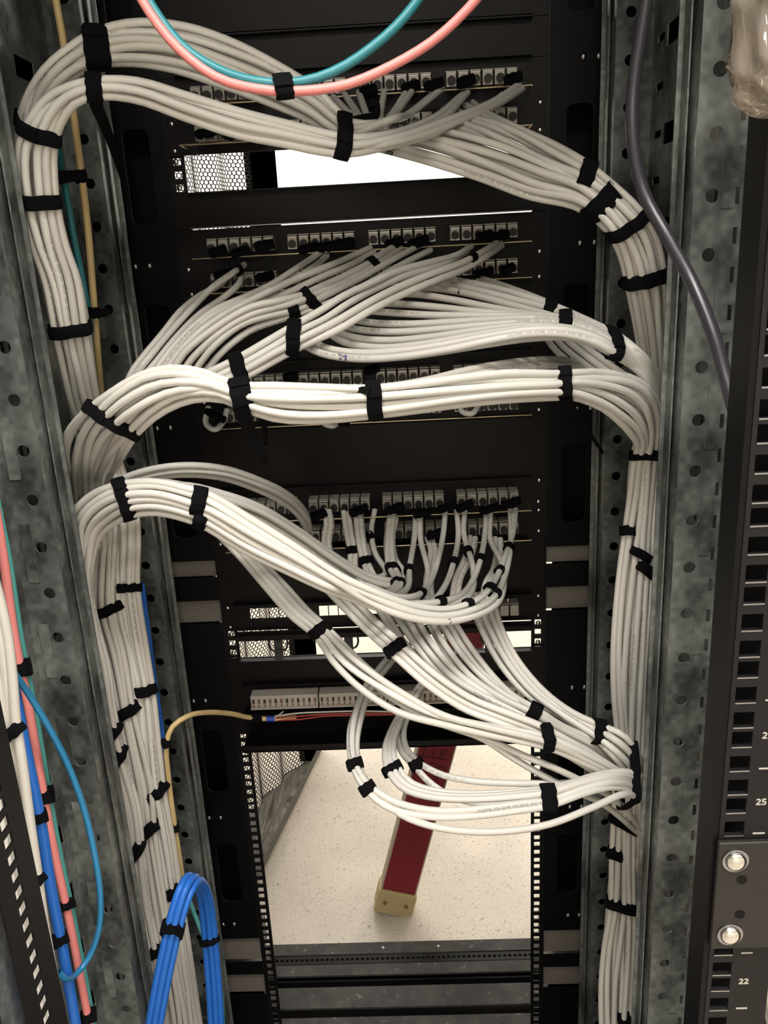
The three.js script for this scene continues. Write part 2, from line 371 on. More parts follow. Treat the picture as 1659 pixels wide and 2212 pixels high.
// ---------------------------------------------------------------- open perforated front door, bowed and pleated
{
  const t = thing('perforated_door', 'open front door of bowed black hexagon mesh with dusty bottom ledge', 'door');
  const A = V(-.395, 0, -.21), B = V(-.243, 0, -1.0), dir = B.clone().sub(A), Lg = dir.length(); dir.normalize();
  const nrm = V(dir.z, 0, -dir.x).multiplyScalar(1); if (nrm.x > 0) nrm.multiplyScalar(-1);
  const y0 = Y(-1.36), y1 = 2.0, LM = Lg * .845;
  const prof = u => { const s = u / LM; return .085 * Math.pow(Math.sin(Math.PI * Math.min(1, Math.max(0, s * .93 + .03))), .8) + .0075 * Math.sin(u / .098 * 2 * Math.PI); };
  const surf = (u, y, o = 0) => A.clone().addScaledVector(dir, u).addScaledVector(nrm, prof(u) + o).setY(y);
  const a = .0092, hgt = a * Math.sqrt(3) / 2, pos = [], ix = []; const wB = .00085;
  const bar = (u0, v0, u1, v1) => {
    const dx = u1 - u0, dy = v1 - v0, l = Math.hypot(dx, dy), px = -dy / l * wB, py = dx / l * wB, b = pos.length / 3;
    for (const o of [0, .0012]) for (const [u, v] of [[u0 + px, v0 + py], [u0 - px, v0 - py], [u1 - px, v1 - py], [u1 + px, v1 + py]]) { const p = surf(u, v, o); pos.push(p.x, p.y, p.z); }
    ix.push(b, b + 1, b + 2, b, b + 2, b + 3, b + 4, b + 6, b + 5, b + 4, b + 7, b + 6, b, b + 3, b + 7, b, b + 7, b + 4, b + 1, b + 5, b + 6, b + 1, b + 6, b + 2);
  };
  const R = a / Math.sqrt(3);
  const bands = [[y0 + .0, Y(-.68)], [Y(-.62), Y(-.44)], [Y(.02), Y(.28)]];
  const solidB = [[Y(-.68), Y(-.62)], [Y(-.44), Y(.02)], [Y(.28), y1]];
  const rows = Math.floor((Y(.30) - y0) / (1.5 * R)), cols = Math.floor(LM / a);
  for (let r = 0; r < rows; r++) for (let c = 0; c < cols; c++) {
    const v = y0 + r * 1.5 * R, u = (c + (r % 2 ? .5 : 0)) * a + .006; if (u > LM - .005) continue;
    const P = k => [u + R * Math.sin(k * Math.PI / 3), v + R * Math.cos(k * Math.PI / 3)];
    const [p0, p1, p2, p3] = [P(0), P(1), P(2), P(3)];
    bar(...p0, ...p1); bar(...p1, ...p2); bar(...p2, ...p3);
  }
  const g = new THREE.BufferGeometry(); g.setAttribute('position', new THREE.Float32BufferAttribute(pos, 3)); g.setIndex(ix); g.computeVertexNormals();
  mesh('mesh_sheet', g, std(0x1c1a1a, .5, .2), t);
  // solid upper part of the sheet, above the height that can be seen
  const sg = []; for (let i = 0; i < 40; i++) { const u0 = LM * i / 40, u1 = LM * (i + 1) / 40, q = [surf(u0, Y(.30)), surf(u1, Y(.30)), surf(u1, y1), surf(u0, y1)], b = new THREE.BufferGeometry(); b.setAttribute('position', new THREE.Float32BufferAttribute([q[0], q[1], q[2], q[0], q[2], q[3]].flatMap(p => [p.x, p.y, p.z]), 3)); b.computeVertexNormals(); sg.push(b); }
  mesh('upper_sheet', mergeGeometries(sg), M.black, t);
  // straight stile on the free side, with a paler groove line
  const st = (u0, u1, o0, o1, ya, yb, m, nm) => {
    const gg = new THREE.BoxGeometry(u1 - u0, yb - ya, o1 - o0); const q = new THREE.Matrix4().makeBasis(dir, V(0, 1, 0), nrm.clone());
    gg.applyMatrix4(q); const c = A.clone().addScaledVector(dir, (u0 + u1) / 2).addScaledVector(nrm, (o0 + o1) / 2); gg.translate(c.x, (ya + yb) / 2, c.z); return mesh(nm, gg, m, t);
  };
  st(LM, LM + .05, -.004, .03, y0, y1, M.black, 'stile'); st(LM + .06, Lg, -.004, .03, y0, y1, M.black, 'stile'); st(LM + .05, LM + .06, 0, .02, y0, y1, M.greyBar, 'groove');
  st(-.01, .02, -.01, .02, y0, y1, M.black, 'hinge_stile');
  // ledge: horizontal sheet between the straight edge and the bowed mesh
  const s = new THREE.Shape(); const pts = []; for (let i = 0; i <= 90; i++) { const u = LM * i / 90; pts.push([u, prof(u) + .003]); }
  s.moveTo(0, -.004); s.lineTo(Lg, -.004); s.lineTo(Lg, .03); for (const p of pts.reverse()) s.lineTo(p[0], p[1]); s.closePath();
  const lg = ext(s, .028); const q = new THREE.Matrix4().makeBasis(dir, nrm.clone(), V(0, -1, 0)); lg.applyMatrix4(q); lg.translate(A.x, y0 + .004, A.z);
  if (q.determinant() < 0) { const P = lg.attributes.position.array; for (let i = 0; i < P.length / 9; i++) for (let c = 0; c < 3; c++) { const a1 = i * 9 + 3 + c, b1 = i * 9 + 6 + c, t1 = P[a1]; P[a1] = P[b1]; P[b1] = t1; } lg.computeVertexNormals(); }
  mesh('bottom_ledge', lg, M.ledge, t);
}
{ // red ladder leg with tan shoe, standing on the floor beyond
  const t = thing('step_ladder', 'dark red ladder leg with tan rubber shoe standing on speckled floor', 'ladder');
  const b = V(-.031, .0, -.345), top = V(.45, 1.75, -.42), d = top.clone().sub(b), L = d.length(); d.normalize();
  const g = new THREE.Group(); g.name = 'leg'; t.add(g); g.position.copy(b); g.quaternion.setFromUnitVectors(V(0, 1, 0), d);
  const red = std(0x861b2a, .5), tan = std(0xbfae80, .7), side = std(0xb3a591, .6);
  mesh('red_rail', box(-.036, .036, .045, L, -.004, 0), red, g); mesh('rail_edge', [box(-.039, -.036, .045, L, -.04, 0), box(.036, .039, .045, L, -.04, 0)], side, g);
  mesh('shoe', [new RoundedBoxGeometry(.086, .06, .05, 2, .005).translate(0, .031, -.019)], tan, g);
  for (const x of [-.024, .024]) mesh('rivet', cyl(.0045, V(x, .032, .004), V(x, .032, .0085), 12), std(0x8f7a4c, .4, .5), g);
  // handwriting on the red rail
  const c = document.createElement('canvas'); c.width = 256; c.height = 320; const x = c.getContext('2d'); x.clearRect(0, 0, 256, 320); x.strokeStyle = '#2a0a12'; x.lineWidth = 7; x.lineCap = 'round';
  const ln = (...p) => { x.beginPath(); x.moveTo(p[0], p[1]); for (let i = 2; i < p.length; i += 2) x.lineTo(p[i], p[i + 1]); x.stroke(); };
  ln(30, 40, 30, 120, 100, 118); ln(112, 36, 112, 118, 150, 116); ln(170, 30, 170, 116, 226, 112); ln(172, 72, 214, 70); ln(174, 34, 222, 30);
  x.beginPath(); x.arc(130, 210, 46, -2.6, 1.2); x.stroke(); ln(90, 185, 90, 290); ln(140, 252, 200, 300); x.beginPath(); x.arc(205, 205, 30, -2.4, 1.4); x.stroke();
  const tx = new THREE.CanvasTexture(c); tx.colorSpace = THREE.SRGBColorSpace;
  const pm = new THREE.MeshStandardMaterial({ map: tx, transparent: true, roughness: .6, polygonOffset: true, polygonOffsetFactor: -2 });
  const pg = new THREE.PlaneGeometry(.066, .085); pg.translate(0, .39, .0006); mesh('handwriting', pg, pm, g);
}

// ---------------------------------------------------------------- cables
const ALL = [];
const CR = .0039;
function cableWorld(name, label, group, P, r, mat) {
  const curve = new THREE.CatmullRomCurve3(P, false, 'centripetal');
  const len = curve.getLength(), seg = Math.max(24, Math.min(150, Math.round(len / .011)));
  const g = new THREE.TubeGeometry(curve, seg, r, 9); const uv = g.attributes.uv; for (let i = 0; i < uv.count; i++) uv.setX(i, uv.getX(i) * len / .22);
  const m = mesh(name, g, mat); tag(m, label, 'cable', group);
  const S = []; const n = Math.max(60, Math.round(len / .004)); for (let i = 0; i <= n; i++) S.push(curve.getPoint(i / n));
  const c = { m, S, r, curve }; ALL.push(c); return c;
}
const pts = f => { const o = []; for (let i = 0; i < f.length; i += 3) o.push(at(f[i], f[i + 1], f[i + 2])); return o; };
let wi = 0; const wm = () => M.white[(wi++ * 7 + (wi % 3)) % 4];
function cable(label, group, f, o = {}) { return cableWorld(o.name || 'network_cable', label, group, pts(f), o.r || CR, o.mat || wm()); }
// copies of one traced path, shifted by (dx,dy) pixels and dz, fading the shift where `hold` gives a pixel pinch
function cables(label, group, f, offs, o = {}) {
  return offs.map(([dx, dy, dz = 0]) => { const q = f.slice(); for (let i = 0; i < q.length; i += 3) { q[i] += dx; q[i + 1] += dy; q[i + 2] += dz; } return cable(label, group, q, o); });
}
// bundle: st = stations [ax, ay, bx, by, z]; n cables side by side, several layers behind each other
const ORD = ['first', 'second', 'third', 'fourth', 'fifth', 'sixth', 'seventh', 'eighth', 'ninth', 'tenth', 'eleventh', 'twelfth', 'thirteenth', 'fourteenth'];
function bundle(label, group, n, layers, st, o = {}) {
  const out = [], r = o.r || CR, ex = o.ends || [], sx = o.starts || [];
  for (let l = 0; l < layers; l++) {
    const nn = n - (l % 2 && n > 2 ? 1 : 0);
    const order = Array.from({ length: nn }, (_, i) => i);
    for (let i = 0; i < nn; i++) {
      const ph = rnd() * 6.28, ph2 = rnd() * 6.28, P = [];
      st.forEach(([ax, ay, bx, by, z, bu], k) => {
        const a = at(ax, ay, z), b = at(bx, by, z), wd = a.distanceTo(b), sp = wd / n;
        let t = (i + .5 + (nn < n ? .5 : 0)) / n; const w = (o.wob ?? .22) * (k === 0 || k === st.length - 1 ? .4 : 1);
        t += Math.sin(k * .9 + ph) * w / n; t = Math.min(.5 + .5 * (1 - 1 / n), Math.max(.5 / n, t));
        const stag = sp < 2 * r ? Math.sqrt(Math.max(0, 4 * r * r - sp * sp)) : 0;
        let zz = z - (i % 2 ? stag * .9 : 0) - l * (2 * r * .95 + stag * .5) + (bu ?? .28) * wd * (Math.sin(Math.PI * t) - .6) * (l ? .5 : 1) + Math.sin(k * .7 + ph2) * .0012;
        P.push(at(ax + (bx - ax) * t, ay + (by - ay) * t, zz));
      });
      const id = l * n + i; let A = P;
      const e = ex[id]; if (e) A = (o.endDrop ? A.slice(0, A.length - o.endDrop) : A).concat(pts(e));
      const s = sx[id]; if (s) A = pts(s).concat(A);
      out.push(cableWorld('network_cable', !o.what ? label : l ? 'white network cable hidden behind the front row of ' + o.what : ORD[i] + ' white network cable from the ' + o.edge + ' of ' + o.what, group, A, r, o.mat || wm()));
    }
  }
  return out;
}

// top bundle, upper band
const jackFan = (x, y, k) => [790 + k * 6, 276 - k * 2, .24, (790 + x) / 2 + 10, (270 + y) / 2 + 16, .15, x, y, .045];
const st_U = [[345, 2260, 430, 2260, .205], [335, 2180, 420, 2180, .205], [318, 2050, 395, 2050, .205], [300, 1900, 366, 1900, .205], [288, 1800, 348, 1795, .205], [275, 1710, 340, 1700, .205], [255, 1620, 322, 1615, .205], [240, 1535, 303, 1535, .205], [215, 1420, 288, 1420, .205], [190, 1320, 264, 1310, .205], [195, 1230, 262, 1225, .2], [205, 1140, 262, 1140, .19], [185, 1060, 255, 1050, .18], [165, 960, 240, 950, .2], [150, 880, 216, 868, .23], [130, 800, 205, 790, .25], [108, 718, 195, 705, .26], [85, 610, 176, 600, .27], [62, 530, 150, 528, .28], [38, 430, 130, 432, .285], [29, 330, 122, 330, .29], [36, 255, 118, 275, .295], [55, 200, 112, 240, .3], [95, 140, 130, 200, .31], [150, 95, 170, 165, .31], [205, 62, 225, 148, .31], [290, 40, 290, 147, .3], [400, 48, 370, 158, .29], [500, 80, 455, 185, .28], [600, 128, 560, 222, .27], [690, 188, 660, 262, .27], [755, 258, 738, 298, .265]];
const bU = bundle('white network cable in the upper band of the topmost arch', 'cables of the topmost arch, upper band', 6, 2, st_U, { what: 'the topmost arch, upper band', edge: 'outer edge',
  ends: [jackFan(880, 195, 5), jackFan(830, 198, 3), jackFan(895, 190, 6), jackFan(775, 200, 1), jackFan(940, 200, 8), jackFan(955, 192, 9), jackFan(745, 205, 0), jackFan(800, 240, 2), jackFan(820, 245, 3), jackFan(860, 240, 4), jackFan(720, 210, 0)]
});
const st_L = [[398, 2260, 445, 2260, .2], [378, 2060, 415, 2060, .2], [352, 1920, 392, 1915, .2], [332, 1830, 380, 1825, .2], [315, 1720, 360, 1715, .2], [306, 1600, 346, 1600, .2], [296, 1490, 335, 1490, .2], [275, 1400, 323, 1400, .2], [258, 1270, 303, 1270, .2], [258, 1120, 300, 1120, .2], [225, 1040, 275, 1030, .19], [185, 960, 250, 950, .2], [150, 880, 218, 868, .245], [130, 800, 206, 790, .272], [108, 718, 195, 705, .288], [85, 610, 178, 600, .298], [60, 530, 150, 528, .306], [38, 430, 130, 432, .314], [30, 330, 125, 330, .32], [55, 262, 132, 288, .328], [95, 210, 150, 250, .333], [150, 180, 178, 222, .338], [215, 166, 225, 213, .338], [300, 170, 300, 222, .333], [400, 200, 395, 258, .325], [520, 236, 510, 297, .315], [620, 262, 610, 316, .305], [700, 282, 690, 334, .298], [757, 292, 742, 338, .292]];
const bL = bundle('white network cable in the lower band of the topmost arch', 'cables of the topmost arch, lower band', 5, 1, st_L, { what: 'the topmost arch, lower band', edge: 'outer edge',
  ends: [[840, 290, .26, 930, 258, .18, 1000, 204, .05], [845, 298, .262, 940, 266, .19, 1010, 200, .05], [850, 298, .265, 960, 262, .2, 1060, 222, .12, 1122, 182, .05], [855, 306, .265, 970, 270, .2, 1070, 228, .12, 1128, 192, .05], [850, 313, .26, 950, 283, .2, 1040, 240, .12, 1085, 205, .05]]
});
// top bundle to the right
const st_B2 = [[1040, 215, 735, 322, .06], [1070, 238, 775, 326, .15], [1110, 255, 900, 352, .2], [1150, 275, 1030, 392, .22], [1205, 305, 1140, 432, .24], [1262, 342, 1240, 452, .26], [1310, 380, 1285, 480, .27], [1385, 450, 1312, 512, .28], [1425, 520, 1335, 560, .27], [1442, 590, 1350, 612, .26], [1448, 700, 1370, 705, .24], [1450, 800, 1385, 800, .22], [1445, 900, 1385, 900, .2], [1430, 1000, 1360, 1000, .185], [1422, 1140, 1350, 1140, .185], [1412, 1250, 1335, 1250, .185], [1402, 1400, 1325, 1400, .185], [1395, 1560, 1328, 1560, .185], [1392, 1700, 1325, 1700, .185], [1390, 1850, 1320, 1850, .185], [1388, 2000, 1305, 2000, .185], [1388, 2130, 1298, 2130, .185], [1380, 2260, 1300, 2260, .185]];
const bB2 = bundle('white network cable swept from the topmost panel down the right channel', 'cables from the topmost panel to the right channel', 8, 2, st_B2, { what: 'the top bundle bending into right channel', edge: 'upper edge', wob: .3 });

// mid-height fan from the second patch panel to the left
const tailL = (f, k) => f.concat([250 + k * 5, 875 + k * 2, .24, 222 + k * 4, 950, .215, 205 + k * 3, 1050, .185, 215 + k * 3, 1160, .17]);
const fanL = [
  [527, 572, .06, 500, 592, .11, 460, 620, .14, 420, 660, .17, 370, 715, .2, 320, 775, .23, 290, 812, .24],
  [524, 590, .06, 512, 618, .12, 480, 645, .15, 430, 680, .18, 380, 730, .21, 335, 785, .23, 305, 820, .24],
  [485, 606, .05, 470, 618, .1, 430, 640, .14, 390, 672, .17, 350, 722, .2, 310, 770, .22, 283, 808, .23],
  [692, 545, .05, 640, 580, .11, 580, 618, .15, 520, 645, .18, 460, 672, .2, 400, 722, .22, 350, 780, .24, 325, 820, .25],
  [706, 552, .05, 680, 575, .1, 620, 612, .14, 560, 640, .17, 500, 662, .19, 440, 695, .21, 385, 748, .23, 350, 800, .25],
  [800, 535, .05, 740, 562, .1, 690, 582, .14, 630, 606, .17, 560, 640, .2, 490, 676, .22, 430, 718, .24, 380, 770, .25, 350, 815, .255],
  [808, 545, .05, 750, 575, .1, 690, 600, .14, 620, 632, .17, 550, 656, .19, 470, 697, .22, 410, 742, .24, 370, 795, .25],
  [858, 528, .05, 830, 545, .08, 790, 572, .12, 740, 598, .16, 690, 620, .19, 650, 638, .22, 600, 650, .24, 540, 664, .25, 470, 704, .26, 400, 760, .27, 365, 812, .27],
  [866, 536, .05, 800, 580, .12, 740, 612, .17, 690, 632, .2, 650, 650, .225, 590, 665, .24, 530, 684, .25, 460, 730, .26, 410, 780, .265, 385, 818, .265],
  [905, 530, .05, 850, 560, .1, 780, 600, .15, 700, 640, .2, 645, 668, .225, 580, 682, .24, 520, 702, .25, 460, 750, .26, 425, 795, .26, 400, 832, .26],
  [930, 540, .05, 870, 570, .1, 790, 615, .16, 710, 655, .2, 650, 676, .222, 600, 692, .23, 540, 714, .24, 480, 760, .25, 440, 804, .25]];
const bB3 = fanL.map((f, k) => cable(ORD[[1, 2, 0][k] ?? k] + ' white network cable from the upper edge of the leftward fan', 'cables fanning left from the second panel', tailL(f, k)));
const crossL = [
  [1018, 532, .06, 985, 552, .1, 930, 566, .14, 860, 585, .18, 800, 612, .22, 740, 640, .25, 690, 672, .27, 640, 700, .285, 580, 735, .29, 520, 770, .295, 460, 800, .3, 400, 825, .3],
  [1008, 543, .07, 950, 574, .13, 880, 594, .17, 810, 624, .21, 750, 657, .25, 700, 690, .27, 645, 716, .287, 590, 749, .29, 530, 783, .295, 470, 813, .3, 420, 838, .3],
  [1080, 520, .05, 1040, 545, .1, 1000, 566, .135, 930, 592, .18, 860, 620, .22, 790, 656, .26, 720, 697, .28, 650, 732, .292, 590, 764, .297, 535, 796, .3, 480, 824, .3, 430, 848, .3],
  [1084, 530, .05, 1045, 557, .1, 1000, 582, .135, 940, 606, .18, 870, 636, .22, 800, 671, .26, 730, 712, .28, 655, 746, .288, 595, 778, .292, 545, 806, .297, 490, 832, .297],
  [985, 560, .09, 900, 607, .16, 820, 642, .205, 750, 682, .24, 700, 705, .255, 645, 728, .265, 590, 758, .27, 530, 792, .275, 480, 824, .28]];
const bB3b = crossL.map((f, k) => cable(ORD[k] + ' white cable from the top among those crossing before the fan', 'crossing cables tied twice beside the fan', tailL(f.concat([340, 858, .285]), k + 8)));

// mid-height sweep to the right
const tailR = (f, k) => f.concat([1370, 752 + k * 3.2, .3, 1412, 795 + k * 4, .28, 1440, 850 + k * 4, .25, 1446, 940, .22, 1440, 1040, .2]);
const sweepR = [
  [1035, 600, .05, 1090, 618, .12, 1150, 640, .17, 1220, 670, .22, 1290, 702, .26, 1330, 722, .275],
  [955, 598, .05, 1000, 608, .11, 1060, 620, .15, 1120, 636, .19, 1180, 654, .22, 1250, 685, .25, 1325, 722, .28],
  [920, 612, .06, 980, 616, .12, 1050, 631, .17, 1120, 649, .2, 1190, 668, .23, 1260, 695, .26, 1325, 727, .285],
  [880, 622, .06, 950, 624, .13, 1020, 636, .18, 1100, 657, .22, 1180, 679, .25, 1260, 703, .27, 1325, 731, .29],
  [830, 638, .1, 900, 636, .16, 980, 648, .2, 1060, 664, .23, 1130, 677, .25, 1200, 687, .265, 1265, 705, .28, 1325, 735, .29],
  [800, 656, .15, 870, 657, .19, 950, 664, .22, 1030, 673, .245, 1110, 680, .26, 1190, 684, .275, 1260, 700, .285, 1325, 735, .295],
  [770, 670, .17, 850, 676, .2, 940, 681, .23, 1030, 682, .25, 1120, 684, .27, 1200, 690, .28, 1265, 704, .29, 1325, 738, .3],
  [745, 686, .18, 800, 697, .21, 880, 700, .235, 970, 696, .25, 1060, 691, .265, 1140, 688, .28, 1210, 692, .29, 1270, 708, .3, 1325, 740, .305],
  [720, 698, .18, 780, 713, .22, 860, 717, .245, 950, 711, .265, 1040, 703, .28, 1130, 697, .29, 1210, 698, .3, 1270, 712, .31, 1328, 744, .31],
  [705, 706, .19, 770, 730, .23, 850, 735, .255, 940, 727, .275, 1030, 714, .29, 1110, 705, .3, 1200, 706, .31, 1265, 718, .315, 1325, 748, .315],
  [690, 702, .2, 740, 738, .24, 820, 751, .27, 910, 744, .29, 1000, 729, .3, 1090, 714, .31, 1180, 707, .32, 1260, 718, .32, 1322, 750, .32],
  [655, 722, .24, 700, 750, .27, 770, 762, .29, 850, 759, .305, 950, 746, .315, 1050, 727, .32, 1140, 713, .325, 1220, 713, .325, 1290, 730, .325, 1325, 754, .32],
  [650, 742, .26, 700, 765, .285, 780, 775, .3, 870, 770, .315, 970, 754, .325, 1070, 733, .33, 1150, 721, .33, 1230, 723, .33, 1290, 740, .33, 1325, 760, .325],
  [745, 764, .27, 850, 772, .29, 950, 760, .3, 1060, 742, .31, 1150, 730, .315, 1230, 729, .315, 1290, 746, .315, 1325, 767, .31]];
const bB5 = sweepR.map((f, k) => cable(ORD[k] + ' white network cable from the top of the rightward sweep', 'cables sweeping right from the second panel', tailR(f, k)));
cables('white network cable dipping in shade under the rightward sweep', 'shaded cables under the rightward sweep', [1190, 690, .08, 1225, 735, .15, 1275, 775, .19, 1335, 818, .2, 1390, 856, .2, 1435, 910, .19, 1440, 1020, .18], [[0, 0], [-8, 14], [14, -8], [-20, 26]]);

// mid-height main bundle
const st_B4 = [[300, 2000, 380, 2000, .17], [225, 1500, 300, 1500, .17], [190, 1300, 262, 1300, .175], [150, 1160, 250, 1150, .2], [128, 1050, 250, 1035, .25], [118, 985, 268, 1005, .29], [135, 930, 290, 965, .33], [178, 882, 312, 935, .36], [230, 838, 345, 905, .375], [290, 800, 390, 882, .38], [360, 786, 440, 872, .385], [430, 797, 490, 872, .39], [512, 826, 525, 886, .395], [600, 826, 600, 912, .4], [700, 830, 700, 914, .4], [800, 830, 800, 904, .4], [900, 820, 900, 893, .395], [1000, 808, 1000, 882, .385], [1100, 800, 1100, 872, .375], [1200, 802, 1205, 863, .36], [1240, 800, 1237, 862, .35], [1300, 797, 1300, 888, .33], [1370, 803, 1340, 925, .31], [1418, 835, 1362, 955, .29], [1438, 905, 1370, 972, .27], [1434, 985, 1362, 992, .252], [1428, 1060, 1356, 1060, .24], [1420, 1145, 1345, 1145, .235], [1415, 1250, 1330, 1250, .23], [1405, 1400, 1318, 1400, .225], [1400, 1500, 1318, 1500, .22], [1395, 1600, 1325, 1600, .215], [1392, 1700, 1320, 1700, .215], [1390, 1850, 1315, 1850, .22], [1390, 1960, 1312, 1965, .22], [1392, 2050, 1297, 2050, .22], [1390, 2130, 1290, 2130, .22], [1380, 2260, 1292, 2260, .22]];
const bB4 = bundle('white network cable in the thick horizontal bundle across mid height', 'cables of the horizontal mid-height bundle', 6, 2, st_B4, { what: 'the horizontal mid-height bundle', edge: 'upper edge', wob: .3 });
const bE = cables('white network cable rising behind the mid-height bundle into shade', 'cables rising behind the mid-height bundle', [560, 850, .34, 700, 845, .345, 820, 838, .345, 920, 822, .34, 1010, 800, .32, 1100, 784, .29, 1180, 777, .25, 1240, 782, .19, 1290, 800, .12], [[0, 0], [10, 12, .004]]);

// lower-left arch
const st_B6 = [[325, 2260, 362, 2260, .25], [302, 2060, 346, 2060, .25], [282, 1960, 325, 1955, .25], [266, 1850, 312, 1845, .255], [248, 1750, 302, 1745, .26], [232, 1640, 270, 1635, .265], [212, 1540, 250, 1535, .27], [195, 1450, 238, 1445, .275], [180, 1370, 215, 1360, .28], [165, 1280, 196, 1270, .29], [150, 1190, 205, 1200, .3], [145, 1120, 225, 1155, .31], [178, 1072, 255, 1135, .32], [245, 1038, 290, 1122, .335], [330, 1030, 345, 1118, .34], [420, 1052, 420, 1135, .345], [455, 1062, 448, 1148, .345], [550, 1118, 525, 1195, .345], [650, 1182, 620, 1240, .345], [735, 1238, 710, 1280, .345]];
const bB6 = bundle('white network cable in the bright lower arch running down to the right', 'cables of the lower arch', 6, 2, st_B6, { what: 'the bright lower arch', edge: 'upper edge',
  ends: [
    [800, 1274, .34, 880, 1304, .325, 960, 1316, .3, 1020, 1301, .27, 1060, 1268, .22, 1092, 1200, .13, 1108, 1150, .08, 1114, 1100, .045],
    [795, 1284, .34, 880, 1318, .33, 960, 1330, .31, 1030, 1314, .28, 1072, 1284, .23, 1098, 1215, .14, 1104, 1150, .08, 1102, 1102, .045],
    [780, 1290, .34, 870, 1330, .335, 960, 1343, .315, 1035, 1327, .28, 1080, 1295, .23, 1085, 1220, .14, 1058, 1160, .08, 1060, 1110, .045],
    [765, 1276, .325, 840, 1302, .3, 900, 1304, .27, 960, 1298, .245, 1002, 1280, .21, 1034, 1222, .14, 1048, 1150, .08, 1050, 1108, .045],
    [755, 1282, .325, 830, 1308, .3, 890, 1314, .27, 950, 1308, .245, 1012, 1288, .21, 1022, 1228, .14, 1002, 1150, .07, 1004, 1102, .045],
    [745, 1288, .32, 820, 1314, .3, 880, 1318, .27, 930, 1302, .24, 952, 1280, .21, 975, 1232, .14, 990, 1155, .07, 986, 1100, .045],
    [800, 1268, .3, 860, 1290, .27, 905, 1284, .235, 938, 1236, .15, 958, 1150, .07, 962, 1100, .045],
    [790, 1278, .3, 850, 1298, .27, 900, 1292, .235, 925, 1240, .15, 908, 1160, .07, 908, 1105, .045],
    [780, 1285, .3, 840, 1292, .26, 880, 1270, .2, 885, 1225, .13, 895, 1160, .07, 898, 1108, .045],
    [770, 1280, .3, 830, 1288, .25, 866, 1262, .19, 850, 1215, .12, 846, 1150, .07, 852, 1104, .045],
    [760, 1276, .3, 820, 1284, .25, 856, 1260, .19, 838, 1215, .12, 838, 1150, .07, 842, 1106, .045]]
});
const loopB6 = cables('white network cable in the thin loop above the lower arch', 'cables of the thin loop above the lower arch', [160, 1230, .24, 180, 1120, .25, 232, 1055, .255, 290, 1024, .26, 380, 1006, .255, 480, 1011, .235, 570, 1041, .2, 630, 1074, .15, 660, 1108, .1, 668, 1136, .05], [[0, 0], [2, 11, -.003], [-6, 20, -.012]]);
const backB6 = cables('white network cable shaded behind the lower arch toward the fourth panel', 'shaded cables behind the lower arch', [230, 1090, .285, 310, 1052, .29, 400, 1048, .285, 480, 1066, .27, 560, 1094, .25, 640, 1142, .225, 720, 1198, .2, 790, 1240, .18, 850, 1254, .16, 874, 1240, .125, 850, 1200, .09, 842, 1150, .06, 850, 1106, .045], [[0, 0], [6, 12, .004], [-40, -6, -.01], [-8, 22, -.006]]);

// short tied pairs at the fourth panel
const pairLabel = 'short white cable of a tied pair hanging from the fourth panel', pairs = [];
for (const f of [
  [700, 1100, .045, 705, 1130, .06, 700, 1175, .07, 715, 1220, .08, 740, 1260, .09],
  [742, 1104, .045, 748, 1150, .065, 756, 1190, .08, 758, 1230, .1, 775, 1265, .12],
  [768, 1100, .045, 772, 1150, .07, 782, 1205, .09, 800, 1245, .12, 830, 1268, .15],
  [782, 1160, .045, 786, 1195, .065, 790, 1225, .08, 800, 1255, .1, 830, 1285, .12],
  [922, 1162, .045, 930, 1190, .07, 924, 1230, .09, 920, 1262, .11, 925, 1300, .14],
  [1016, 1160, .045, 1012, 1185, .07, 1000, 1215, .09, 985, 1245, .1, 975, 1300, .13],
  [1070, 1162, .045, 1072, 1195, .07, 1065, 1230, .1, 1048, 1262, .14, 1040, 1310, .16]])
  pairs.push(...cables(pairLabel, 'short tied pairs under the fourth panel', f, [[0, 0], [11, 2]]));

// diagonal fan from the fourth panel down to the right channel
const st_c = [[975, 1300, 775, 1270, .09], [990, 1335, 812, 1335, .18], [1030, 1400, 860, 1395, .23], [1075, 1460, 930, 1462, .26], [1118, 1503, 1025, 1512, .29], [1162, 1528, 1138, 1566, .31], [1215, 1565, 1200, 1592, .31], [1290, 1600, 1272, 1640, .31], [1350, 1648, 1332, 1690, .3], [1388, 1690, 1372, 1715, .28], [1400, 1780, 1380, 1790, .24], [1398, 1900, 1370, 1900, .19]];
const bC = bundle('white network cable in the broad diagonal fan below the fourth panel', 'cables of the broad diagonal fan', 7, 2, st_c, { what: 'the broad diagonal fan', edge: 'upper edge', wob: .3 });
const st_d = [[1075, 1275, 1000, 1290, .1], [1088, 1350, 1028, 1350, .18], [1122, 1420, 1070, 1430, .22], [1182, 1490, 1130, 1500, .26], [1242, 1535, 1205, 1550, .29], [1302, 1560, 1272, 1596, .31], [1348, 1580, 1308, 1630, .325], [1382, 1622, 1345, 1670, .315], [1402, 1700, 1370, 1730, .28], [1400, 1790, 1375, 1800, .23], [1395, 1900, 1368, 1900, .19]];
const bD = bundle('white network cable in the steep strand beside the diagonal fan', 'cables of the steep strand', 4, 2, st_d, { what: 'the steep strand beside the fan', edge: 'upper edge', wob: .3 });
const fB = [660, 1200, .18, 700, 1248, .2, 740, 1290, .23, 800, 1350, .26, 855, 1400, .295, 930, 1467, .315, 1010, 1520, .325, 1080, 1548, .335, 1150, 1575, .34, 1200, 1600, .34, 1260, 1635, .335, 1320, 1672, .325, 1378, 1712, .3, 1392, 1790, .25, 1385, 1900, .2];
const bB = cables('bright white network cable leaving the tie beside the broad fan', 'bright cables in front of the broad fan', fB, [[0, 0], [9, -11, .002], [-9, 11, .002]]);
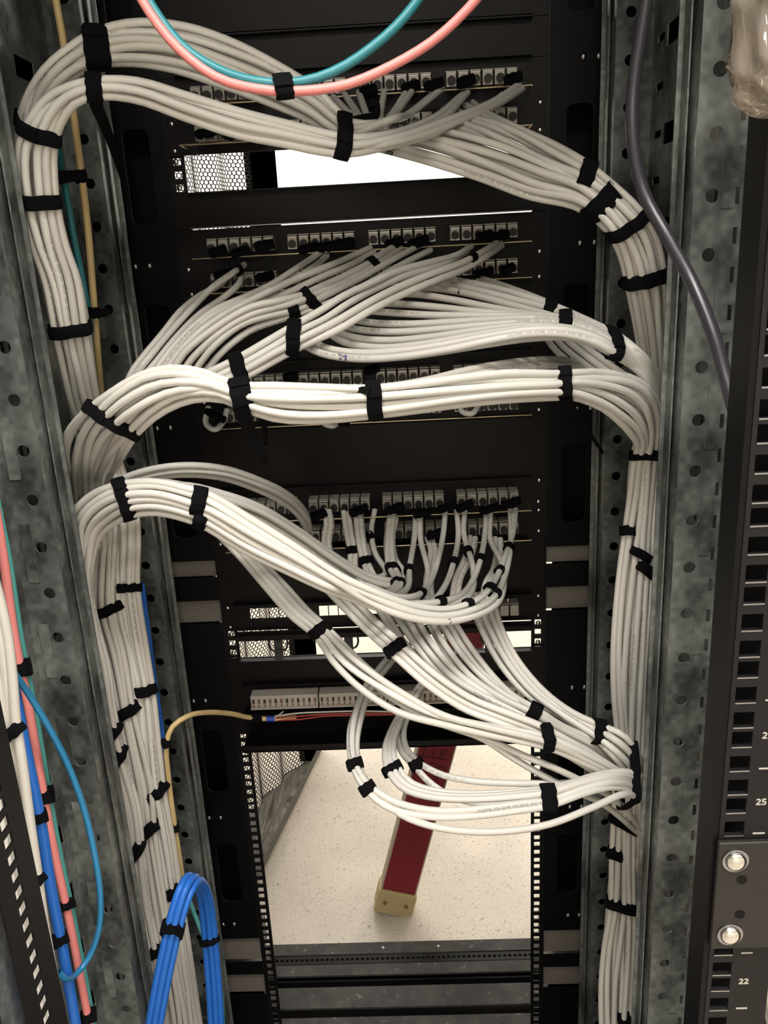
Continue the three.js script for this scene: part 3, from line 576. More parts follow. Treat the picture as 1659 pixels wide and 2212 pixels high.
const fA = [
  [470, 1140, .15, 530, 1200, .17, 590, 1270, .2, 640, 1325, .23, 692, 1368, .26, 745, 1432, .29, 830, 1490, .315, 930, 1540, .335, 1040, 1566, .345, 1180, 1592, .35, 1260, 1625, .345, 1330, 1665, .33, 1380, 1705, .305, 1392, 1790, .25],
  [480, 1140, .15, 542, 1200, .17, 604, 1268, .2, 654, 1322, .232, 702, 1362, .262, 770, 1428, .29, 870, 1498, .32, 960, 1546, .34, 1060, 1572, .35, 1185, 1603, .355, 1260, 1638, .345, 1330, 1677, .33, 1380, 1718, .305, 1392, 1800, .25],
  [460, 1145, .15, 520, 1206, .17, 578, 1274, .2, 628, 1330, .23, 683, 1376, .258, 722, 1432, .29, 780, 1488, .315, 860, 1538, .335, 960, 1566, .345, 1060, 1588, .35, 1185, 1615, .352, 1260, 1648, .345, 1330, 1685, .33, 1378, 1725, .305, 1392, 1810, .25],
  [490, 1150, .14, 556, 1205, .16, 616, 1265, .19, 664, 1318, .225, 710, 1360, .255, 790, 1440, .28, 880, 1510, .31, 970, 1562, .33, 1060, 1600, .34, 1140, 1636, .342, 1200, 1660, .342, 1262, 1690, .338, 1330, 1728, .31, 1385, 1790, .26],
  [475, 1150, .14, 536, 1210, .16, 596, 1272, .19, 645, 1328, .225, 698, 1370, .25, 765, 1440, .28, 850, 1510, .31, 950, 1562, .33, 1040, 1594, .338, 1100, 1632, .338, 1160, 1668, .336, 1225, 1702, .33, 1300, 1735, .3, 1380, 1800, .25]];
const bA = fA.map((f, k) => cable(ORD[k] + ' bright white cable in the long front strand under the fan', 'bright cables of the long front strand', f));

// loops hanging in front of the floor opening
const fl1 = [[862, 1395, .06, 822, 1440, .13, 786, 1490, .2, 766, 1550, .26, 760, 1610, .31, 769, 1655, .345, 797, 1696, .37, 850, 1730, .385, 930, 1750, .39, 1030, 1748, .39, 1110, 1738, .385, 1188, 1728, .38, 1260, 1704, .37, 1320, 1690, .36, 1366, 1700, .335, 1388, 1770, .27],
[790, 1480, .06, 770, 1530, .17, 755, 1590, .28, 762, 1652, .34, 788, 1702, .37, 840, 1745, .388, 930, 1764, .395, 1030, 1762, .395, 1110, 1752, .39, 1188, 1740, .385, 1260, 1714, .375, 1320, 1700, .36, 1366, 1712, .335, 1388, 1780, .27],
[870, 1402, .06, 834, 1445, .12, 800, 1490, .19, 780, 1550, .25, 770, 1610, .3, 777, 1660, .34, 806, 1708, .37, 862, 1757, .392, 935, 1785, .4, 1050, 1797, .402, 1180, 1782, .395, 1280, 1744, .38, 1345, 1716, .36, 1376, 1726, .33, 1390, 1790, .27]];
const bL1 = fl1.map(f => cable('white cable in the twice-tied hanging loop before the floor opening', 'cables of the twice-tied hanging loop', f));
const bL2 = cables('white cable in the middle hanging loop before the red ladder', 'cables of the middle hanging loop', [905, 1485, .06, 872, 1530, .15, 846, 1575, .23, 832, 1620, .29, 839, 1665, .335, 872, 1704, .36, 930, 1722, .372, 1010, 1727, .378, 1100, 1722, .378, 1188, 1711, .376, 1260, 1690, .366, 1320, 1679, .355, 1368, 1690, .33, 1388, 1750, .27], [[0, 0], [9, -6, -.004], [18, -12, -.01]]);
const fl3 = [[918, 1478, .06, 888, 1530, .16, 872, 1580, .22, 880, 1620, .27, 906, 1648, .3, 955, 1674, .32, 1020, 1687, .33, 1100, 1692, .335, 1200, 1692, .335, 1280, 1690, .33, 1350, 1700, .31, 1388, 1750, .26], [908, 1478, .06, 874, 1530, .16, 858, 1582, .22, 868, 1625, .27, 896, 1656, .3, 930, 1692, .325, 975, 1720, .335, 1060, 1738, .345, 1188, 1720, .35, 1270, 1700, .345, 1350, 1706, .32, 1386, 1760, .26]];
const bL3 = fl3.map(f => cable('white cable in the short hanging loop over the red ladder', 'cables of the short hanging loop', f));

// coloured and black cables
const oC = (mat, r, name) => ({ mat, r, name });
const cTeal = cable('teal cable drooping across the top beside the pink one', undefined, [150, -480, .4, 240, -180, .45, 300, -40, .47, 340, 32, .475, 400, 105, .48, 480, 154, .485, 560, 177, .49, 620, 180, .49, 680, 170, .49, 740, 145, .488, 800, 105, .485, 860, 52, .48, 920, -25, .47, 1010, -180, .44, 1090, -460, .38], oC(M.teal, .0036));
const cPink = cable('pink cable drooping across the top beside the teal one', undefined, [120, -480, .4, 218, -180, .455, 285, -40, .475, 325, 30, .48, 385, 105, .485, 470, 168, .49, 560, 193, .495, 640, 197, .495, 740, 185, .494, 830, 150, .49, 930, 92, .485, 1000, 30, .48, 1050, -30, .475, 1130, -180, .45, 1210, -460, .39], oC(M.pink, .0035));
const cYel = cable('tan yellow cable running down beside the upper left bundle', undefined, [60, -600, .2, 92, -260, .2, 116, -30, .2, 135, 80, .2, 155, 220, .2, 172, 350, .2, 188, 480, .2, 200, 620, .2, 211, 760, .19, 220, 860, .17, 240, 1000, .15], oC(M.yellow, .004));
const cTe2 = cable('teal cable partly hidden behind the upper left bundle', undefined, [122, 300, .2, 140, 400, .215, 161, 520, .215, 181, 620, .215, 196, 700, .2, 208, 800, .175, 225, 950, .15], oC(M.teal, .0036));
const cDark = cable('thick dark grey cable hanging in front of the right strut', undefined, [1402, -40, .42, 1385, 70, .42, 1369, 180, .42, 1366, 290, .425, 1388, 410, .43, 1440, 510, .45, 1495, 610, .47, 1540, 720, .5, 1568, 820, .53, 1600, 930, .56, 1640, 1060, .58, 1700, 1210, .6, 1770, 1480, .62, 1800, 1800, .62], oC(M.dark, .0054, 'power_cable'));
const cBlu = cables('blue cable behind the right edge of the left channel bundle', 'blue cables behind the left channel bundle', [300, 1260, .165, 312, 1350, .165, 325, 1450, .165, 341, 1560, .165, 354, 1660, .165, 364, 1750, .165, 375, 1850, .16, 390, 1960, .16], [[0, 0, 0], [5, 0, -.009]], oC(M.blue, .0042));
const cYe2 = cable('pale yellow cable curving from lowest panel down the left channel', undefined, [640, 1550, .055, 580, 1553, .06, 540, 1550, .07, 500, 1542, .1, 450, 1539, .14, 405, 1547, .175, 372, 1570, .19, 360, 1605, .195, 364, 1680, .19, 374, 1760, .19, 386, 1840, .185, 396, 1910, .18], oC(M.yellow, .0036));
cable('pinkish cable below the yellow one beside the left channel bundle', undefined, [362, 1700, .175, 368, 1770, .175, 378, 1840, .172, 394, 1900, .17, 405, 1960, .17], oC(M.pink, .0034));
cable('turquoise cable behind the blue loop at bottom of left channel', undefined, [385, 1840, .16, 402, 1920, .16, 430, 2000, .165, 462, 2080, .17, 478, 2150, .17, 484, 2250, .17], oC(M.tealThin, .003));
const cLoop = cables('bright blue cable of the hairpin loop at the left channel bottom', 'blue cables of the hairpin loop', [312, 2270, .385, 332, 2150, .382, 350, 2060, .378, 366, 1990, .372, 386, 1925, .36, 403, 1894, .34, 420, 1902, .31, 434, 1950, .285, 444, 2045, .272, 452, 2150, .27, 458, 2270, .27], [[0, 0], [12, 3, .002], [23, 10, -.002], [10, 14, -.008]], oC(M.blue, .0044));
const cWl = bundle('white cable standing behind the left rear rail', 'white cables behind the left rear rail', 3, 1, [[-340, 0, -280, 0, .55], [-190, 800, -130, 800, .55], [-40, 1330, 18, 1330, .55], [-18, 1450, 34, 1450, .55], [-2, 1560, 42, 1560, .55], [12, 1650, 55, 1645, .55], [35, 1780, 72, 1775, .55], [58, 1890, 88, 1885, .55], [78, 2000, 102, 2000, .55], [98, 2100, 118, 2100, .55], [118, 2190, 134, 2190, .55]], { r: .0042 });
bundle('white cable glimpsed through the holes of the left rear rail', 'white cables glimpsed through the rail holes', 3, 1, [[-385, 0, -340, 0, .55], [-230, 800, -185, 800, .55], [-75, 1330, -30, 1330, .55], [-40, 1560, 2, 1560, .55], [-5, 1780, 38, 1775, .55], [38, 2000, 78, 2000, .55], [72, 2190, 116, 2190, .55], [84, 2260, 124, 2260, .55]], { r: .0042 });
const cBl = cables('thick blue cable running down along the left strut', 'thick blue cables along the left strut', [-290, 200, .49, -130, 850, .49, -50, 1150, .49, 2, 1340, .49, 22, 1450, .49, 45, 1570, .49, 70, 1690, .49, 90, 1790, .49, 110, 1920, .49, 135, 2050, .49, 168, 2240, .49], [[0, 0]], oC(M.blue, .0054));
const cPk = cable('pink cable running down along the left strut', undefined, [-110, 600, .455, -10, 1100, .455, 8, 1210, .455, 32, 1380, .455, 62, 1530, .455, 88, 1680, .455, 115, 1830, .455, 150, 1990, .455, 198, 2240, .455], oC(M.pink, .0042));
const cTt = cable('thin teal cable pressed against the pink one by the left strut', undefined, [-100, 600, .445, -2, 1100, .445, 20, 1210, .445, 46, 1380, .445, 75, 1530, .445, 101, 1680, .445, 127, 1830, .445, 161, 1990, .445, 208, 2240, .445], oC(M.tealThin, .0028));
cable('translucent blue cable drooping in a wide loop over the left strut', undefined, [-150, 1080, .56, -85, 1260, .55, -30, 1360, .53, 18, 1436, .51, 62, 1500, .49, 110, 1580, .48, 150, 1660, .47, 185, 1760, .465, 207, 1860, .465, 217, 1940, .465, 213, 2010, .465, 192, 2068, .47, 165, 2104, .485, 140, 2114, .51, 125, 2100, .515], oC(M.blueClear, .0031));
cables('white cable seen past the edge of the numbered rail', 'white cables past the numbered rail', [1800, 700, .6, 1740, 1200, .62, 1690, 1500, .62, 1668, 1640, .62, 1655, 1740, .62, 1648, 1840, .62, 1640, 1960, .62, 1650, 2080, .62, 1675, 2230, .62], [[0, 0], [12, 0, -.01], [-6, 0, -.02]], { r: .004 });
// stripped conductors on the lowest panel
for (const [m, dx, dy, nm, lb] of [[M.redWire, 0, 0, 'red_wire', 'thin red stripped wire lying on the lowest panel'], [M.whiteWire, 4, -5, 'white_wire', 'thin white stripped wire lying on the lowest panel'], [M.redWire, 8, 4, 'red_wire', 'thin lower red stripped wire lying on the lowest panel']])
  cable(lb, undefined, [590 + dx, 1552 + dy, .06, 640 + dx, 1548 + dy * 1.5, .062, 700, 1543 + dy, .062, 780, 1541 + dy, .06, 880, 1542 + dy * .5, .058, 930, 1546, .05], oC(m, .0011, nm));
cable('short white wire tip sticking up at the stripped yellow cable', undefined, [588, 1554, .062, 600, 1546, .066, 612, 1537, .07], oC(M.whiteWire, .0009, 'wire_tip'));
cable('blue sleeve on the stripped end of the yellow cable', undefined, [576, 1553, .061, 585, 1553, .061, 594, 1553, .061], oC(M.blueWire, .0042, 'cable_sleeve'));

// handwritten marks on jackets
function mark(text, c, px, py, len, color, words, flip) {
  let bi = 0, bd = 1e9; c.S.forEach((p, i) => { const q = pix(p), d = (q[0] - px) ** 2 + (q[1] - py) ** 2; if (d < bd) { bd = d; bi = i; } });
  c.m.userData.label = words; delete c.m.userData.group;
  const cv = document.createElement('canvas'); cv.width = 128; cv.height = 64; const g = cv.getContext('2d'); g.clearRect(0, 0, 128, 64); g.fillStyle = color; g.font = 'bold 60px sans-serif'; g.fillText(text, 14, 54);
  const t = new THREE.CanvasTexture(cv); t.colorSpace = THREE.SRGBColorSpace; const pos = [], uv = [], ix = [], nA_ = 8, nB_ = 6;
  const st = c.S[1].distanceTo(c.S[0]);
  for (let i = 0; i <= nA_; i++) {
    const k = Math.max(1, Math.min(c.S.length - 2, Math.round(bi + (i / nA_ - .5) * len / st))), p = c.S[k], T = c.S[k + 1].clone().sub(c.S[k - 1]).normalize(), v = camP.clone().sub(p).normalize();
    const s = V().crossVectors(T, v).normalize(), o = V().crossVectors(s, T).normalize();
    for (let j = 0; j <= nB_; j++) { const a = (j / nB_ - .5) * 2.2, q = p.clone().addScaledVector(o, Math.cos(a) * (c.r + .0005)).addScaledVector(s, Math.sin(a) * (c.r + .0005)); pos.push(q.x, q.y, q.z); uv.push(flip ? 1 - i / nA_ : i / nA_, flip ? j / nB_ : 1 - j / nB_); }
  }
  for (let i = 0; i < nA_; i++) for (let j = 0; j < nB_; j++) { const a = i * (nB_ + 1) + j; ix.push(a, a + 1, a + nB_ + 1, a + 1, a + nB_ + 2, a + nB_ + 1); }
  const ge = new THREE.BufferGeometry(); ge.setAttribute('position', new THREE.Float32BufferAttribute(pos, 3)); ge.setAttribute('uv', new THREE.Float32BufferAttribute(uv, 2)); ge.setIndex(ix); ge.computeVertexNormals();
  mesh('handwritten_mark', ge, new THREE.MeshStandardMaterial({ map: t, transparent: true, side: THREE.DoubleSide, roughness: .6 }), c.m);
}
const near = (set, px, py) => set.map(c => { let b = 1e9, z = 0; c.S.forEach(p => { const q = pix(p), d = Math.hypot(q[0] - px, q[1] - py); if (d < b) { b = d; z = q[2]; } }); return [b < c.r * F / z * .85 ? z : 1e3 + b, c]; }).sort((a, b) => a[0] - b[0])[0][1];
mark('72.', near(bB4, 752, 866), 752, 866, .03, '#6a4a90', 'white cable with purple 72 written on it in the horizontal bundle');
mark('52', near(bB5, 1000, 638), 1000, 638, .02, '#2b2a28', 'white cable with black 52 written on it in the rightward sweep');
mark('71', near(bB5, 752, 772), 752, 772, .016, '#6a5a88', 'white cable with purple 71 written on it under the crossing cables');
mark('96', near(bB2, 848, 344), 848, 344, .024, '#2b2833', 'white cable with dark 96 written on it over the white gap');
mark('74', near(bB6, 972, 1342), 972, 1342, .018, '#6a5a78', 'white cable with faded 74 written on it at the low arch bottom');

// ---------------------------------------------------------------- hook-and-loop ties
function hull(P) {
  P.sort((a, b) => a[0] - b[0] || a[1] - b[1]); const cr = (o, a, b) => (a[0] - o[0]) * (b[1] - o[1]) - (a[1] - o[1]) * (b[0] - o[0]);
  const lo = [], up = []; for (const p of P) { while (lo.length > 1 && cr(lo[lo.length - 2], lo[lo.length - 1], p) <= 0) lo.pop(); lo.push(p); }
  for (const p of P.slice().reverse()) { while (up.length > 1 && cr(up[up.length - 2], up[up.length - 1], p) <= 0) up.pop(); up.push(p); }
  lo.pop(); up.pop(); return lo.concat(up);
}
const TIES = [];
function tie(label, ax, ay, bx, by, z, o = {}) {
  const a = at(ax, ay, z), b = at(bx, by, z), mid = a.clone().add(b).multiplyScalar(.5), u = b.clone().sub(a).normalize();
  const view = camP.clone().sub(mid).normalize(), along = V().crossVectors(u, view).normalize();
  const dir2 = view.clone().addScaledVector(along, o.tilt || 0).normalize(), n = V().crossVectors(u, dir2).normalize(), v = V().crossVectors(n, u).normalize();
  if (o.near) {                                               // ring square to the nearest front cables
    const hits = (o.set || ALL).map(c => { let b = 1e9, k = 0; c.S.forEach((p, i) => { const q = pix(p), d = Math.hypot(q[0] - (ax + bx) / 2, q[1] - (ay + by) / 2); if (d < b) { b = d; k = i; } }); return { c, b, k, p: c.S[k], d: pix(c.S[k])[2] }; }).filter(h => h.b < o.near).sort((a, b) => a.d - b.d);
    if (hits.length) {
      const f = hits[0], sel = hits.filter(h => h.p.distanceTo(f.p) < .017), T = f.c.S[Math.min(f.k + 2, f.c.S.length - 1)].clone().sub(f.c.S[Math.max(0, f.k - 2)]).normalize();
      mid.copy(f.p); const vw = camP.clone().sub(mid).normalize(); u.crossVectors(T, vw).normalize(); n.copy(T); v.crossVectors(n, u).normalize();
      o = { ...o, fixed: sel.map(h => { const d = h.p.clone().sub(mid); return [h.p.clone().addScaledVector(T, -d.dot(T)), h.c.r]; }) };
    } else console.log('near tie found nothing', ax, ay);
  }
  const pad = o.pad ?? 8, zr = o.zr ?? .06, C = [];
  const L = Math.hypot(bx - ax, by - ay), ux = (bx - ax) / L, uy = (by - ay) / L;
  if (o.fixed) C.push(...o.fixed); else for (const c of (o.set || ALL)) {
    let best = null;
    for (let i = 1; i < c.S.length; i++) {
      const d0 = c.S[i - 1].clone().sub(mid).dot(n), d1 = c.S[i].clone().sub(mid).dot(n); if (d0 * d1 > 0) continue;
      const p = c.S[i - 1].clone().lerp(c.S[i], d0 / (d0 - d1 || 1e-9)); const q = pix(p), s = (q[0] - ax) * ux + (q[1] - ay) * uy;
      if (s < -pad || s > L + pad || Math.abs(p.z - z) > zr) continue; const dd = p.distanceTo(mid); if (dd > .12) continue; if (!best || dd < best[0]) best = [dd, p];
    }
    if (best) C.push([best[1], c.r]);
  }
  const w = (o.w || 20) * mid.distanceTo(camP) / F * .97, P = [];
  if (!C.length) { if (!o.quiet) console.log('NO CABLES for tie', label, ax, ay); C.push([a.clone(), .003], [b.clone(), .003]); }
  for (const [p, r] of C) { const q = p.clone().sub(mid), x = q.dot(u), y = q.dot(v), R = r + .0006; for (let k = 0; k < 12; k++) P.push([x + R * Math.cos(k * Math.PI / 6), y + R * Math.sin(k * Math.PI / 6)]); }
  const Hh = hull(P), m = Hh.length, per = []; let tot = 0; for (let i = 0; i < m; i++) { per.push(tot); const k = (i + 1) % m; tot += Math.hypot(Hh[k][0] - Hh[i][0], Hh[k][1] - Hh[i][1]); }
  const K = 56, ring = []; for (let k = 0; k < K; k++) { const s = tot * k / K; let i = m - 1; while (per[i] > s) i--; const j = (i + 1) % m, l = Math.hypot(Hh[j][0] - Hh[i][0], Hh[j][1] - Hh[i][1]) || 1e-9, f = (s - per[i]) / l; ring.push([Hh[i][0] + (Hh[j][0] - Hh[i][0]) * f, Hh[i][1] + (Hh[j][1] - Hh[i][1]) * f]); }
  const th = .0014, nn = V().crossVectors(u, v);
  function band(i0, cnt, off, wd, closed, skew = 0) {
    const pos = [], ix = [], prof = [[-.5, 0], [-.47, th], [0, th * 1.25], [.47, th], [.5, 0]], pc = prof.length;
    for (let k = 0; k < cnt; k++) {
      const i = ((i0 + k) % K + K) % K, p = ring[i], q0 = ring[(i + K - 1) % K], q1 = ring[(i + 1) % K]; let tx = q1[0] - q0[0], ty = q1[1] - q0[1]; const l = Math.hypot(tx, ty) || 1; tx /= l; ty /= l;
      for (const [s, h] of prof) { const hh = off + h, Q = mid.clone().addScaledVector(u, p[0] + ty * hh).addScaledVector(v, p[1] - tx * hh).addScaledVector(nn, s * wd + skew * (k / cnt) + Math.sin(i * .7) * .0004); pos.push(Q.x, Q.y, Q.z); }
    }
    const lim = closed ? cnt : cnt - 1; for (let k = 0; k < lim; k++) for (let j = 0; j < pc; j++) { const A = k * pc + j, B = k * pc + (j + 1) % pc, D = ((k + 1) % cnt) * pc + j, E = ((k + 1) % cnt) * pc + (j + 1) % pc; ix.push(A, D, B, B, D, E); }
    const g = new THREE.BufferGeometry(); g.setAttribute('position', new THREE.Float32BufferAttribute(pos, 3)); g.setIndex(ix); g.computeVertexNormals(); return g;
  }
  const t = thing('cable_tie', label, 'cable tie', o.group);
  mesh('strap', band(0, K, 0, w, true), M.strap, t);
  // overlapping end, sewn over the strap on a side chosen at random
  let best = 0, bv = -1e9; ring.forEach((p, i) => { if (p[1] > bv) { bv = p[1]; best = i; } });
  mesh('loose_end', band(best - 6 + Math.floor(rnd() * 14), 12 + Math.floor(rnd() * 6), th * 1.1, w * (.85 + rnd() * .2), false, (rnd() - .5) * .003), M.strap, t);
  for (const f of (o.tails || [])) {                          // hanging tails: flat ribbons
    const cv = new THREE.CatmullRomCurve3(pts(f.p)), pos = [], ix = [], wd = f.w * mid.distanceTo(camP) / F; const n2 = 20;
    for (let k = 0; k <= n2; k++) { const p = cv.getPoint(k / n2), T = cv.getTangent(k / n2), vw = camP.clone().sub(p).normalize(), s = V().crossVectors(T, vw).normalize(), o2 = V().crossVectors(s, T).normalize(), ww = wd * (1 - .45 * k / n2); for (const [i, j] of [[-.5, 0], [.5, 0], [.5, th], [-.5, th]]) { const Q = p.clone().addScaledVector(s, i * ww).addScaledVector(o2, j); pos.push(Q.x, Q.y, Q.z); } }
    for (let k = 0; k < n2; k++) for (let j = 0; j < 4; j++) { const A = k * 4 + j, B = k * 4 + (j + 1) % 4; ix.push(A, B, A + 4, B, B + 4, A + 4); }
    const g = new THREE.BufferGeometry(); g.setAttribute('position', new THREE.Float32BufferAttribute(pos, 3)); g.setIndex(ix); g.computeVertexNormals(); mesh('tail', g, M.strap, t);
  }
  TIES.push(t); return t;
}
const top = [...bU, ...bL], LV = [...bU, ...bL, ...bB6], RV = [...bB4, ...bB2], junction = [...bC, ...bD, ...bB, ...bA, ...bL1, ...bL2, ...bL3];
tie('wide black tie around the upper band at the topmost arch', 203, 55, 215, 152, .30, { set: bU, w: 46, tails: [{ p: [200, 160, .345, 205, 215, .34, 222, 260, .3, 245, 320, .24, 268, 390, .17], w: 26 }] });
tie('black tie around the lower band at the topmost arch', 200, 160, 205, 216, .336, { set: bL, w: 30 });
tie('black tie slanting across the upper left bend of the arch', 30, 262, 132, 296, .31, { set: top, w: 28, tilt: .25 });
tie('black tie around the upper left bundle above the teal cable', 36, 432, 132, 432, .3, { set: top, w: 26, tilt: .12 });
tie('black tie around the upper left bundle beside the yellow cable', 104, 718, 198, 706, .275, { set: top, w: 26, tilt: .12 });
tie('black tie hugging the yellow cable at the upper left strut', 160, 382, 186, 380, .2, { set: [cYel], w: 24, tails: [{ p: [122, 384, .25, 150, 381, .225, 168, 381, .21, 186, 384, .19], w: 24 }] });
tie('black tie hugging the yellow and teal cables lower on the strut', 178, 676, 214, 676, .2, { set: [cYel, cTe2], w: 22, tails: [{ p: [190, 676, .225, 214, 676, .2, 238, 673, .08], w: 22 }] });
tie('black tie around teal and pink cables drooping at the top', 612, 172, 616, 204, .49, { set: [cTeal, cPink], w: 36 });
tie('ragged black tie where the topmost arch meets the jack fan', 748, 262, 734, 340, .285, { set: [...top, ...bB2], w: 33, tilt: -.15, tails: [{ p: [752, 268, .27, 785, 258, .24, 810, 250, .2, 815, 225, .14], w: 24 }] });
tie('black tie on the upper cables only of the top bundle', 1277, 350, 1262, 400, .25, { set: bB2, w: 32, pad: 3 });
tie('black tie around the top bundle just before the strut', 1320, 418, 1268, 475, .27, { set: bB2, w: 42, tilt: -.1 });
tie('black tie around the top bundle where it bends down the strut', 1386, 468, 1312, 518, .275, { set: bB2, w: 27, tilt: -.3 });
tie('black tie across the cables descending beside the right strut', 1442, 592, 1348, 614, .255, { set: bB2, w: 30, tilt: -.2 });
tie('black tie arched over the leftward fan near its middle', 656, 632, 684, 664, .21, { set: bB3, w: 26, pad: 4 });
tie('upper black tie where crossing cables pass over the fan', 632, 662, 640, 690, .25, { set: [...bB3], w: 26, pad: 6 });
tie('long black tie around the crossing cables over the fan', 634, 692, 632, 752, .285, { set: bB3b, w: 30, pad: 10 });
tie('black tie around the crossing cables beside the horizontal bundle', 508, 772, 520, 812, .295, { set: bB3b, w: 32, pad: 10 });
tie('ragged black tie with dangling tails around the horizontal bundle', 514, 822, 528, 886, .395, { set: bB4, w: 46, tails: [{ p: [520, 880, .405, 535, 920, .39, 552, 960, .35, 572, 1000, .28], w: 34 }, { p: [555, 885, .36, 568, 910, .33, 575, 960, .28], w: 20 }] });
tie('black tie around the horizontal bundle beside the number 72', 806, 832, 812, 914, .4, { set: [...bB4, ...bE], w: 34, tails: [{ p: [800, 845, .41, 785, 842, .405, 775, 843, .4], w: 18 }] });
tie('black tie around the right end of the horizontal bundle', 1220, 800, 1222, 866, .36, { set: bB4, w: 30, tails: [{ p: [1225, 860, .36, 1250, 900, .3, 1280, 945, .22, 1302, 978, .14], w: 14 }] });
tie('black tie slanting around the left bend of the horizontal bundle', 185, 875, 305, 950, .36, { set: bB4, w: 30, tilt: .2 });
tie('small black tie on the uppermost cables of rightward sweep', 1192, 652, 1188, 672, .24, { set: bB5, w: 28, pad: 2 });
tie('small black tie on the middle cables of rightward sweep', 1222, 678, 1222, 700, .28, { set: bB5, w: 28, pad: 2 });
tie('black tie gathering the rightward sweep at the right strut', 1338, 706, 1318, 768, .3, { set: bB5, w: 28, tilt: -.25 });
tie('black tie below the bend of the right channel bundle', 1366, 984, 1436, 984, .24, { set: RV, w: 22 });
tie('small black tie on the left edge of right channel bundle', 1346, 1146, 1376, 1146, .24, { set: RV, w: 22, pad: 2 });
tie('small black tie in the middle of right channel bundle', 1368, 1188, 1396, 1204, .24, { set: RV, w: 20, pad: 2 });
tie('slanting black tie on the strut side of right channel bundle', 1378, 1216, 1420, 1248, .24, { set: RV, w: 24, pad: 2 });
tie('black tie around the bright lower arch at its crest', 252, 1030, 284, 1128, .33, { set: bB6, w: 30 });
tie('black tie around the upper half of the descending lower arch', 436, 1050, 424, 1108, .345, { set: bB6, w: 32, pad: 2 });
tie('black tie around the lower half of the descending lower arch', 434, 1112, 428, 1144, .335, { set: bB6, w: 30, pad: 2 });
tie('black tie around the long front strand before it spreads', 660, 1385, 704, 1352, .258, { set: bA, w: 26, tilt: -.2 });
tie('black tie around the bright cables beside the broad fan', 838, 1412, 874, 1388, .293, { set: bB, w: 26, tilt: -.2 });
tie('black tie around the lower end of the broad fan', 1160, 1528, 1142, 1566, .305, { set: bC, w: 28, pad: 3 });
tie('black tie around the front strands before the right channel', 1182, 1570, 1178, 1622, .348, { set: [...bA, ...bB], w: 26, tilt: -.35 });
tie('black tie around the steep strand before the right channel', 1306, 1552, 1288, 1608, .315, { set: bD, w: 27, tilt: -.35 });
tie('long black tie gathering all lower strands at the right strut', 1366, 1586, 1352, 1742, .315, { set: junction, w: 20, tilt: -.3, pad: 10, zr: .09 });
tie('black tie around the hanging loops before the right channel', 1186, 1700, 1186, 1756, .38, { set: [...bL1, ...bL2], w: 32, tilt: -.12 });
tie('black tie at the top of the twice-tied hanging loop', 752, 1655, 785, 1645, .342, { set: bL1, w: 26 });
tie('black tie at the bend of the twice-tied hanging loop', 780, 1712, 812, 1690, .37, { set: bL1, w: 24 });
tie('black tie on the middle hanging loop beside the ladder', 824, 1674, 860, 1654, .335, { set: bL2, w: 24 });
tie('black tie on the short hanging loop over the ladder', 885, 1660, 922, 1640, .3, { set: bL3, w: 24 });
tie('black tie on the right channel just under the junction', 1332, 1772, 1392, 1788, .215, { set: [...RV, ...bC, ...bD], w: 16, tilt: .35 });
tie('black tie around the right channel above the base', 1312, 1950, 1388, 1968, .215, { set: RV, w: 22, tilt: .1 });
tie('black tie on the left edge of right channel below junction', 1312, 1838, 1334, 1846, .215, { set: RV, w: 26, pad: 2 });
tie('black tie at the bottom of the right channel bundle', 1345, 2208, 1395, 2196, .23, { set: RV, w: 34, pad: 3 });
// left channel
tie('black tie on the right strand of left channel under arch', 256, 1272, 304, 1268, .2, { set: bL, w: 19 });
tie('black tie on the middle strand of left channel under arch', 188, 1338, 264, 1304, .205, { set: bU, w: 22, tilt: .1 });
for (const [i, q] of [[296, 1496, 336, 1486, .2, 0], [306, 1740, 358, 1692, .2, 0], [356, 1938, 392, 1912, .2, 0]].entries()) tie(['black tie beside the blue cable, high on the left channel', 'black tie on right strand of left channel beside yellow cable', 'black tie on left channel just above the blue hairpin'][i], q[0], q[1], q[2], q[3], q[4], { set: bL, w: 24, tilt: .3, pad: 6 });
for (const [i, q] of [[244, 1552, 305, 1518, .205], [290, 1812, 345, 1772, .205]].entries()) tie(['black tie on the middle strand of left channel', 'black tie on the middle strand, lower on the left channel'][i], q[0], q[1], q[2], q[3], q[4], { set: bU, w: 25, tilt: .3, pad: 6 });
for (const [i, q] of [[234, 1660, 270, 1612, .262], [268, 1870, 304, 1822, .255], [300, 2066, 348, 2050, .25], [214, 1608, 254, 1572, .268]].entries()) tie(['black tie on the front strand at the left strut edge', 'black tie on the front strand, low at left strut', 'black tie on the front strand beside the blue hairpin', 'black tie on the front strand, high at left strut'][i], q[0], q[1], q[2], q[3], q[4], { set: bB6, w: 24, tilt: .3, pad: 6 });
tie('black tie around the front of the blue hairpin loop', 350, 2006, 396, 2010, .372, { set: cLoop, w: 30, tilt: -.3, zr: .03 });
tie('black tie around the rear of the blue hairpin loop', 432, 2036, 468, 2026, .272, { set: cLoop, w: 14, tilt: .4, zr: .03 });
tie('black tie on the pale yellow cable at the far left strut', 356, 1606, 372, 1600, .19, { set: [cYe2], w: 22, pad: 10 });
tie('black tie on the pale yellow cable lower down', 372, 1788, 392, 1784, .19, { set: [cYe2], w: 22, pad: 10 });
tie('black tie on the yellow cable at the lowest panel', 550, 1540, 552, 1562, .065, { set: [cYe2], w: 28, pad: 14 });
tie('black tie on white cables at the left rear rail, upper', -4, 1600, 44, 1566, .55, { set: cWl, w: 26, tilt: .2 });
tie('black tie on white cables at the left rear rail, lower', 58, 1912, 92, 1888, .55, { set: cWl, w: 26, tilt: .2 });
tie('black tie on the pink cable where blue loop crosses', 36, 1446, 62, 1440, .45, { set: [cPk, cTt], w: 36, pad: 14 });
